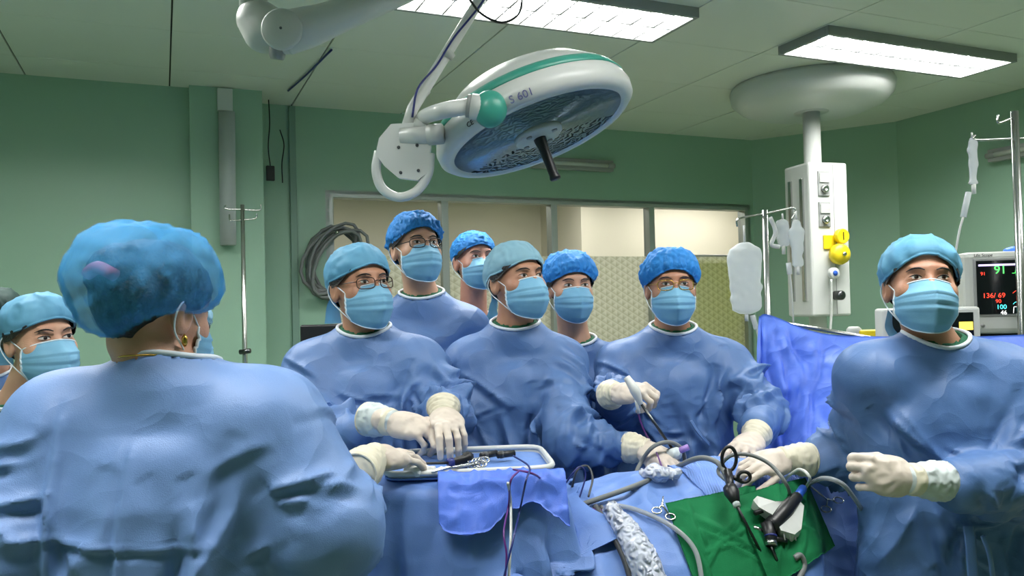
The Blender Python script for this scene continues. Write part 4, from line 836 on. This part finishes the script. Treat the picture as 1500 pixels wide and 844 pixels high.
HB = on_lamp(724, 160, (-.05, -.08, -.11)); hd = HB[1]-.015; HB = P(718, 160, hd); part('hub', nets(lambda p: ell(p-HB, (0, 0, 0), (.050, .045, .056)), *[np.arange(HB[k]-.07, HB[k]+.07, .006) for k in range(3)]), 'teal', lamp); part('hub_neck', tube([HB, P(690, 156, hd)], .038, 20), 'white', lamp); part('hub_cap', tube([P(692, 156, hd), P(684, 155, hd)], .034, 20), 'greyplastic', lamp)
part('yoke', tube([P(686, 156, hd), P(650, 162, hd), P(622, 172, 2.5), P(614, 190, 2.50)], .024, 14, smooth=8), 'white', lamp)
part('joint', tube([P(588, 200, 2.5), P(646, 197, 2.48)], .028, 18), 'white', lamp); part('joint_cap', tube([P(628, 198, 2.485), P(648, 196, 2.475)], .032, 18), 'offwhite', lamp)
pl_ = part('bracket_plate', prism([P(x, y, 2.52) for x, y in ((575, 185), (625, 182), (632, 215), (628, 255), (614, 266), (585, 262), (565, 245), (553, 228), (558, 205))], FW, -.035), 'white', lamp, False)
for x, y in ((584, 216), (611, 213), (587, 253), (613, 250)): part('screw', lathe([(.005, 0), (.005, .004)], P(x, y, 2.484), -FW, 10), 'darkgrey', pl_)
part('grip_ring', tube([P(x, y, 2.50) for x, y in ((555, 222), (551, 250), (560, 276), (584, 289), (610, 280), (627, 255), (630, 225))], .015, 10, smooth=8), 'white', lamp)
part('drop_tube', tube([P(595, 190, 2.51), P(604, 160, 2.51), P(652, 82, 2.55), P(740, -60, 2.6)], .018, 14), 'white', lamp)
part('cable', tube([P(604, 172, 2.49), P(612, 130, 2.49), P(640, 95, 2.52), P(665, 55, 2.53), P(700, 12, 2.54), P(735, -40, 2.56)], .0035, 6, smooth=6), 'navy', lamp); part('cable', tube([P(685, -5, 2.5), P(705, 20, 2.5), P(735, 33, 2.5), P(760, 20, 2.5), P(766, -10, 2.5)], .004, 6, smooth=6), 'black', lamp)
for a, b in (((654, 84), (660, 76)), ((618, 138), (624, 130))): part('cable_tie', tube([P(*a, 2.545), P(*b, 2.545)], .0195, 12), 'offwhite', lamp)
RIMP = lambda a, h=-.045: LP(.345, a, h)
def rim_text(s, size, px, py, m):   # lettering lies on the housing side where it is seen
    best = min(((abs((p:=LP(rr, a, hh)) @ RT*0)+np.hypot(CX+F_PX*((p-CAM) @ RT)/((p-CAM) @ FW)-px, CY-F_PX*((p-CAM) @ UP)/((p-CAM) @ FW)-py) + (0 if (n_:=nrm(math.cos(a)*lm+math.sin(a)*lq)) @ (CAM-p) > 0 else 999), a, hh, rr) for a in np.linspace(0, 6.283, 180) for hh, rr in ((-.04, .344), (-.055, .339), (-.025, .3425), (-.012, .341))), key=lambda t: t[0])
    _, a, hh, rr = best; n_ = nrm(math.cos(a)*lm+math.sin(a)*lq); xd = nrm(np.cross(-ln_, n_)); xd = xd if xd @ RT > 0 else -xd
    part('lettering', text(s, size, LP(rr+.004, a, hh), xd, -ln_, .002), m, lamp, False)
rim_text('S 601', .034, 768, 146, 'navy'); rim_text('CE', .022, 692, 187, 'black')
# big white arm of a second ceiling mount
am = thing('ceiling_boom', 'thick white articulated boom hanging from the ceiling with a round elbow joint', 'ceiling boom', P(410, 42, 2.85))
part('elbow', nets(lambda p: smin(rcone(p, P(378, 30, 2.88), P(385, 48, 2.88), .075, .07), rcone(p, P(400, 44, 2.86), P(418, 48, 2.86), .075, .075), .04), *[np.arange(P(398, 42, 2.87)[k]-.2, P(398, 42, 2.87)[k]+.2, .01) for k in range(3)]), 'offwhite', am)
part('upright', tube([P(372, 26, 2.88), P(370, -60, 2.86)], .05, 20), 'offwhite', am); part('elbow_disc', lathe([(.072, 0), (.072, .015), (.066, .022), (.001, .022)], P(414, 44, 2.79), -FW, 28), 'offwhite', am); part('disc_screw', lathe([(.005, .02), (.005, .025)], P(414, 44, 2.79), -FW, 8), 'darkgrey', am)
part('arm', tube([P(418, 48, 2.86), P(450, 40, 2.86), P(500, 22, 2.86), P(600, -22, 2.88)], [.078, .072, .058, .055], 22, smooth=8), 'offwhite', am); part('pivot_cover', tube([P(398, 74, 2.85), P(415, 76, 2.85)], [.03, .03], 14), 'greyplastic', am)
# ================================================================== CEILING PENDANT
pc = TP(1187, 125, ZC); pend = thing('ceiling_pendant', 'white ceiling pendant with round cover, column and socket box', 'ceiling pendant', pc-UZ*1.9)
part('cover', lathe([(.50, -.001), (.515, -.03), (.505, -.09), (.45, -.14), (.36, -.175), (.09, -.18)], pc, UZ, 56), 'white', pend); part('column', lathe([(.055, -2.0), (.055, -.17)], pc, UZ, 24), 'white', pend); part('collar', lathe([(.11, -.182), (.11, -.176)], pc, UZ, 28), 'offwhite', pend)
bx_top = P(1185, 240, pc[1]-.1)[2]; bx_bot = P(1190, 464, pc[1]-.1)[2]; bc = A3(pc[0]+.005, pc[1]-.02, (bx_top+bx_bot)/2); bxx = nrm(RX*.88-RY*.42+A3(.0, 0, 0)); bxx = nrm(A3(.96, .28, 0)); bxy = A3(-bxx[1], bxx[0], 0); BA = np.array([bxx, bxy, UZ])
BH = bx_top-bx_bot; bd = part('socket_box', box(bc, (.29, .26, BH), BA, .015), 'white', pend, False)
BF = lambda u, z, o_=0.: bc - bxy*(.13+o_) + bxx*u + UZ*z
part('seam', box(BF(.035, 0, .0005), (.004, .003, BH-.03), BA), 'greyplastic', bd, False)
for zz in (BH*.36, BH*.16):
    part('gas_outlet', box(BF(-.04, zz, .004), (.085, .012, .16), BA, .004), 'greyplastic', bd, False); part('outlet_cover', box(BF(-.04, zz+.035, .012), (.07, .01, .06), BA, .003), 'offwhite', bd, False); part('outlet_port', lathe([(.026, 0), (.024, .016), (.010, .018), (.008, .012)], BF(-.04, zz-.035, .01), -bxy, 16), 'steel', bd)
part('power_socket', box(BF(-.01, -.02, .004), (.09, .012, .09), BA, .004), 'yellow', bd, False)
for k in (-1, 1): part('side_rail', box(bc - bxx*.15 + bxy*(.06*k) + UZ*.0, (.018, .03, BH*.8), BA, .003), 'steel', bd, False)
ga = thing('pressure_gauge', 'yellow round pressure gauge on the white socket box', 'gauge', BF(.05, .01, .05)); gp = BF(.055, .015, .05)
part('case', lathe([(.046, -.03), (.048, 0), (.044, .008), (.038, .006)], gp, -bxy, 24), 'yellow', ga); part('dial', lathe([(.037, .005), (.001, .0055)], gp, -bxy, 24), 'white', ga); part('needle', box(gp-bxy*.009, (.005, .002, .05), BA), 'black', ga, False)
rg = thing('gas_regulator', 'yellow round gas regulator knob below the pressure gauge', 'regulator', BF(.03, -.09, .05)); part('knob', lathe([(.062, -.03), (.068, 0), (.06, .025), (.02, .035)], BF(.03, -.1, .05), -bxy, 24), 'yellow', rg); part('stud', lathe([(.014, .03), (.012, .05)], BF(.03, -.1, .05), -bxy, 12), 'steel', rg)
vr = thing('vacuum_regulator', 'steel valve with blue-faced dial on the socket box', 'regulator', BF(-.02, -.25, .05)); part('dial', lathe([(.036, -.02), (.036, .01), (.03, .014)], BF(-.02, -.22, .05), -bxy, 20), 'white', vr); part('blue_face', lathe([(.018, .013), (.016, .018)], BF(-.02, -.22, .05), -bxy, 16), 'blueplastic', vr); part('valve', lathe([(.03, -.03), (.03, .03), (.018, .04)], BF(.01, -.36, .05), -bxy, 16), 'darksteel', vr)
cord('pale tube hanging from the socket box behind the drape screen', [BF(-.05, -.26, .06), BF(-.06, -.4, .07), BF(-.08, -.55, .08), BF(-.12, -.7, .1)], .008, 'offwhite', 'tube', 'tube')
# ================================================================== WALL FITTINGS
def wallpt(px, py, Y=None): v = FW + RT*(px-CX)/F_PX - UP*(py-CY)/F_PX; return CAM + v*((Y or YB)/(v @ RY))
def wall_tube(label, c, half, axis, out, unlit='offwhite'):
    o = thing('fluorescent_fixture', label, 'light fixture', c-axis*0); part('housing', box(c+out*.032, (half*2, .05, .09), np.array([axis, out, np.cross(axis, out)]), .006), 'greyplastic', o, False)
    part('tube', tube([c-axis*(half-.04)+out*.065, c+axis*(half-.04)+out*.065], .016, 14), unlit, o)
    for k in (-1, 1): part('end_cap', tube([c+axis*k*(half-.06)+out*.065, c+axis*k*half+out*.065], .020, 14), 'greyplastic', o)
    return o
yp_ = 5.29; t0, t1 = wallpt(331, 168, yp_), wallpt(333, 360, yp_); cc_ = (t0+t1)/2
wf = wall_tube('tall unlit fluorescent fixture mounted upright on the green pillar', cc_, (t0[2]-t1[2])/2, UZ, -RY); part('cover', tube([t0-RY*.075, t1-RY*.075], .05, 16, flatten=.6), 'bag', wf); part('junction_box', box(wallpt(329, 148, yp_)-RY*.02, (.09, .04, .14), ROOMAX, .004), 'white', wf, False)
wall_tube('short unlit fluorescent fixture on the green wall above the window', (wallpt(790, 241)+wallpt(880, 243))/2, .36, RX, -RY); wall_tube('short unlit fluorescent fixture on the green wall behind the patient monitor', RM(XR-.01, 3.55, 2.47), .3, RY, -RX)
ad = thing('power_adapter', 'black power adapter dangling on a thin cord from the ceiling edge', 'adapter', wallpt(396, 265, 5.5)); part('brick', box(wallpt(396, 254, 5.5), (.055, .03, .10), ROOMAX, .006), 'black', ad, False); part('cord', tube([wallpt(393, 138, 5.5), wallpt(395, 180, 5.5), wallpt(393, 215, 5.5), wallpt(396, 243, 5.5)], .004, 6, smooth=6), 'black', ad)
cord('thin dark cord hanging beside the wall conduit', [wallpt(410, 190, 5.55), wallpt(416, 212, 5.58), wallpt(413, 240, 5.58), wallpt(414, 268, 5.58)], .004, 'black'); cord('thin dark cord clipped along the ceiling toward the white arm', [RM(.75, 5.2, ZC-.012), RM(.8, 4.8, ZC-.012), RM(.85, 4.3, ZC-.012)], .006, 'navy')
bc_ = thing('cable_coil', 'thick bundle of coiled grey cables hung on the wall beside the window', 'cables', wallpt(490, 430)-RY*.1)
for k in range(9):
    a = np.linspace(0, 2*math.pi, 16, endpoint=False); c_ = wallpt(486+4*math.sin(k*2.1), 384+5*math.cos(k*1.7))-RY*(.05+.014*k); part('cable_loop', tube([c_+RX*(.18+.014*math.sin(k*3))*math.cos(t)*(1+.14*math.sin(k+t))+UZ*(.23+.015*math.cos(k*2))*math.sin(t+.08*k) for t in a], .012, 8, closed=True), 'cable', bc_)
part('hook', tube([wallpt(486, 344), wallpt(486, 344)-RY*.2], .01, 8), 'steel', bc_)
bm_ = thing('monitor_screen', 'small black flat screen standing below the coiled grey cables', 'monitor', P(470, 640, 3.6)*A3(1, 1, 0)); part('panel', box(P(484, 508, 3.6), (.26, .04, .2), None, .008), 'black', bm_, False); part('stand', tube([P(484, 530, 3.62), P(484, 530, 3.62)*A3(1, 1, 0)], .025, 12), 'darkgrey', bm_); part('base', lathe([(.22, 0), (.22, .02), (.05, .05)], P(484, 530, 3.62)*A3(1, 1, 0), UZ, 24), 'darkgrey', bm_)
# ================================================================== IV STANDS
def iv_stand(label, top, hooks, r=.011, foot=.25):
    b = top*A3(1, 1, 0); o = thing('iv_stand', label, 'iv stand', b); part('pole', tube([b+UZ*.06, b+UZ*1.1, top], [r*1.3, r*1.3, r], 12), 'steel', o)
    for k in range(5):
        a = k*1.2566; part('foot', tube([b+UZ*.07, b+A3(math.cos(a), math.sin(a), 0)*foot+UZ*.035], .012, 8), 'steel', o); part('castor', lathe([(.02, -.01), (.024, 0), (.02, .01)], b+A3(math.cos(a), math.sin(a), 0)*foot+UZ*.024, A3(-math.sin(a), math.cos(a), 0), 12), 'black', o)
    for h in hooks: part('hook', tube(h, .0045, 7, smooth=6), 'steel', o)
    return o
iv1 = iv_stand('chrome drip stand with empty hooks in front of the green pillar', P(355, 300, 4.4), [[P(330, 300, 4.4), P(331, 306, 4.4), P(355, 307, 4.4), P(380, 308, 4.4), P(382, 300, 4.4)], [P(336, 315, 4.4), P(338, 323, 4.35), P(355, 322, 4.4), P(374, 320, 4.45), P(376, 313, 4.45)]])
part('clamp', tube([P(352, 516, 4.38), P(366, 514, 4.36)], .014, 10), 'darksteel', iv1)
iv2 = iv_stand('chrome drip stand carrying several fluid bags behind the blue screen', P(1120, 308, 3.35), [[P(1080, 332, 3.33), P(1080, 322, 3.33), P(1092, 318, 3.34), P(1120, 313, 3.35), P(1160, 305, 3.35), P(1164, 312, 3.35), P(1160, 322, 3.35)]], .012)
part('bag_hook', tube([P(1128, 318, 3.33), P(1136, 340, 3.33), P(1130, 358, 3.33), P(1142, 362, 3.33)], .009, 8, smooth=6), 'white', iv2)
def bag(label, tl, br, d, tall_neck=.02, m='bag', line=None):
    c_ = P((tl[0]+br[0])/2, (tl[1]+br[1])/2, d); w_ = abs(P(br[0], tl[1], d)[0]-P(tl[0], tl[1], d)[0])/2; h_ = (P(tl[0], tl[1], d)[2]-P(tl[0], br[1], d)[2])/2; o = thing('fluid_bag', label, 'iv bag', c_-UZ*h_, 'drip bags')
    def f(p): q_ = p-c_; y = q_[:, 2]/h_; ww = w_*np.interp(y, [-1, -.9, .5, .8, 1], [.45, .8, 1, .85, .35]); k_ = (np.sqrt((q_[:, 0]/ww)**2+(q_[:, 1]/(.35*ww))**2)-1)*.35*w_; return smax(k_, np.abs(q_[:, 2])-h_, .01) - .003*noise(p*40, 3)
    part('pouch', nets(f, *[np.arange(c_[k]-(w_, .05, h_)[k]-.02, c_[k]+(w_, .05, h_)[k]+.03, .006) for k in range(3)]), m, o); part('hanger', tube([c_+UZ*(h_-.005), c_+UZ*(h_+tall_neck)], .004, 6), 'white', o); part('port', tube([c_-UZ*(h_-.005), c_-UZ*(h_+.03)], .008, 8), 'white', o)
    if line: part('drip_chamber', tube([P(*line[0]), P(*line[1])], .011, 10), 'clear', o); part('drip_line', tube([P(*p) for p in line[1:]], .004, 6, smooth=5), 'white', o)
    return o
bag('large white fluid bag hanging from the hook end away from the socket box', (1066, 355), (1118, 460), 3.33, .07, line=[(1102, 462, 3.33), (1108, 482, 3.33), (1112, 500, 3.34), (1114, 540, 3.36)])
bag('small clear fluid bag hanging between the chrome pole and the socket box', (1136, 320), (1158, 362), 3.34, .02, 'clear'); bag('slim clear fluid bag in front of the white socket box', (1157, 320), (1178, 392), 3.32, .03, 'bag', line=[(1155, 385, 3.32), (1157, 402, 3.32), (1160, 430, 3.32), (1162, 475, 3.34)])
iv3 = iv_stand('thick chrome drip pole standing in front of the patient monitor', P(1486, 163, 2.95), [[P(1462, 168, 2.93), P(1463, 180, 2.93), P(1484, 172, 2.95)], [P(1428, 198, 2.93), P(1430, 205, 2.93), P(1484, 203, 2.95), P(1510, 203, 2.97)]], .013, .15)
bag('narrow collapsed clear bag dripping beside the thick chrome pole', (1416, 200), (1434, 272), 2.93, .015, 'clear', line=[(1419, 282, 2.93), (1411, 318, 2.93), (1404, 345, 2.93), (1392, 420, 2.95)])
# ================================================================== MONITOR AND ANAESTHESIA MACHINE
mp = P(1484, 428, 3.15); ma = np.array([nrm(A3(.97, -.22, 0)), nrm(A3(.22, .97, 0)), UZ]); MF = lambda x, z, o_=0.: mp + ma[0]*x + UZ*z - ma[1]*(.09+o_)
mon = thing('patient_monitor', 'pale grey patient monitor showing green, red and white vital sign traces', 'monitor', mp-UZ*.16); part('case', box(mp, (.40, .18, .315), ma, .02), 'offwhite', mon, False); part('bezel', box(MF(.005, .02, -.002), (.345, .012, .225), ma, .004), 'greyplastic', mon, False)
scn = part('screen', box(MF(.005, .02, .004), (.325, .006, .205), ma), 'screen_black', mon, False); part('alarm_lamp', nets(lambda p: ell(p-(mp+ma[0]*.03+UZ*.162), (0, 0, 0), (.06, .05, .018)), *[np.arange((mp+ma[0]*.03+UZ*.162)[k]-.08, (mp+ma[0]*.03+UZ*.162)[k]+.08, .006) for k in range(3)]), 'e_blue', mon, label='glowing blue alarm lamp')
def stxt(s, size, x, z, m): part('readout', text(s, size, MF(x, z, .008), ma[0], UZ, .001), m, scn, False)
stxt('91', .044, -.075, .085, 'e_green'); stxt('91', .018, -.135, .072, 'e_red'); stxt('136/ 69', .026, -.10, -.012, 'e_red'); stxt('90', .02, -.085, -.034, 'e_red'); stxt('100', .024, -.075, -.056, 'e_cyan'); stxt('46', .022, -.068, -.078, 'e_white')
for z0, m, fn in ((.072, 'e_green', lambda t: .02*max(0, 1-abs((t*7) % 1-.5)*9)), (-.004, 'e_red', lambda t: .012*abs(math.sin(t*14))), (-.046, 'e_cyan', lambda t: .008*math.sin(t*30)), (-.08, 'e_white', lambda t: .024*(1 if math.sin(t*34) > 0 else 0)), (.105, 'e_violet', lambda t: 0)):
    x0 = -.035 if z0 < .1 else -.15; part('trace', tube([MF(x0+t*(.16-x0), z0+fn(t), .008) for t in np.linspace(0, 1, 90)], .0011 if z0 < .1 else .004, 5), m, scn)
part('lettering', text('Life Scope', .016, MF(-.13, .144, .002), ma[0], UZ, .001), 'darkgrey', mon, False); part('lettering', text('NIHON KOHDEN', .011, MF(.06, -.125, .002), ma[0], UZ, .001), 'navy', mon, False); part('button', lathe([(.008, 0), (.008, .004)], MF(-.14, -.125, .0), -ma[1], 12), 'greyplastic', mon)
zm = mp[2]-.16; mc = A3(mp[0]+.10, mp[1]+.16, 0); an = thing('anaesthesia_machine', 'pale anaesthesia machine under the patient monitor behind the blue screen', 'medical machine', mc)
part('cabinet', box(mc+UZ*(zm/2-.02), (.52, .36, zm-.10), ma, .02), 'offwhite', an, False); part('shelf', box(mc+UZ*(zm-.04), (.56, .40, .075), ma, .01), 'darkgrey', an, False)
for sx in (-.2, .2):
    for sy_ in (-.15, .15): part('castor', lathe([(.03, -.015), (.034, 0), (.03, .015)], mc+ma[0]*sx+ma[1]*sy_+UZ*.034, ma[0], 14), 'black', an)
part('lettering', text('0.4', .02, mc-ma[1]*.202-ma[0]*.10+UZ*(zm-.03), ma[0], UZ, .001), 'e_white', an, False)
vs_ = P(1358, 482, 3.02); ve = thing('ventilator_display', 'small dark display in a white frame behind the surgeon looking up', 'monitor', vs_-UZ*.06); part('case', box(vs_, (.36, .08, .16), None, .01), 'white', ve, False); part('screen', box(vs_-A3(0, .042, 0), (.30, .008, .12), None, .002), 'screen_black', ve, False); part('label_strip', box(vs_+A3(.12, -.047, .01), (.05, .002, .03)), 'e_yellow', ve, False); part('support', tube([vs_-UZ*.06, vs_*A3(1, 1, 0)], .03, 12), 'offwhite', ve)
yb = P(1272, 492, 3.4); oy = thing('vaporizer', 'small yellow and white box showing above the blue screen', 'medical device', yb-UZ*.05); part('body', box(yb, (.10, .07, .05), None, .006), 'yellow', oy, False); part('knob', lathe([(.03, 0), (.03, .03), (.02, .04)], yb+A3(-.06, 0, .0), UZ, 16), 'offwhite', oy); part('support', tube([yb-UZ*.02, yb*A3(1, 1, 0)], .02, 10), 'offwhite', oy)
# gown ties of the two table surgeons
def strap(i, pts, wd=.014, name='gown_tie', m='gown_deep'): q_ = tube([P(*p) for p in pts], wd, 8, smooth=8, flatten=.25); part(name, q_, m, PEOPLE[i])
strap(8, [(1418, 770, 1.84), (1422, 800, 1.83), (1426, 860, 1.83)], .012); strap(8, [(1440, 785, 1.84), (1450, 815, 1.83), (1456, 860, 1.83)], .012); strap(7, [(1012, 616, 2.60), (1022, 632, 2.59), (1040, 652, 2.59)], .012)
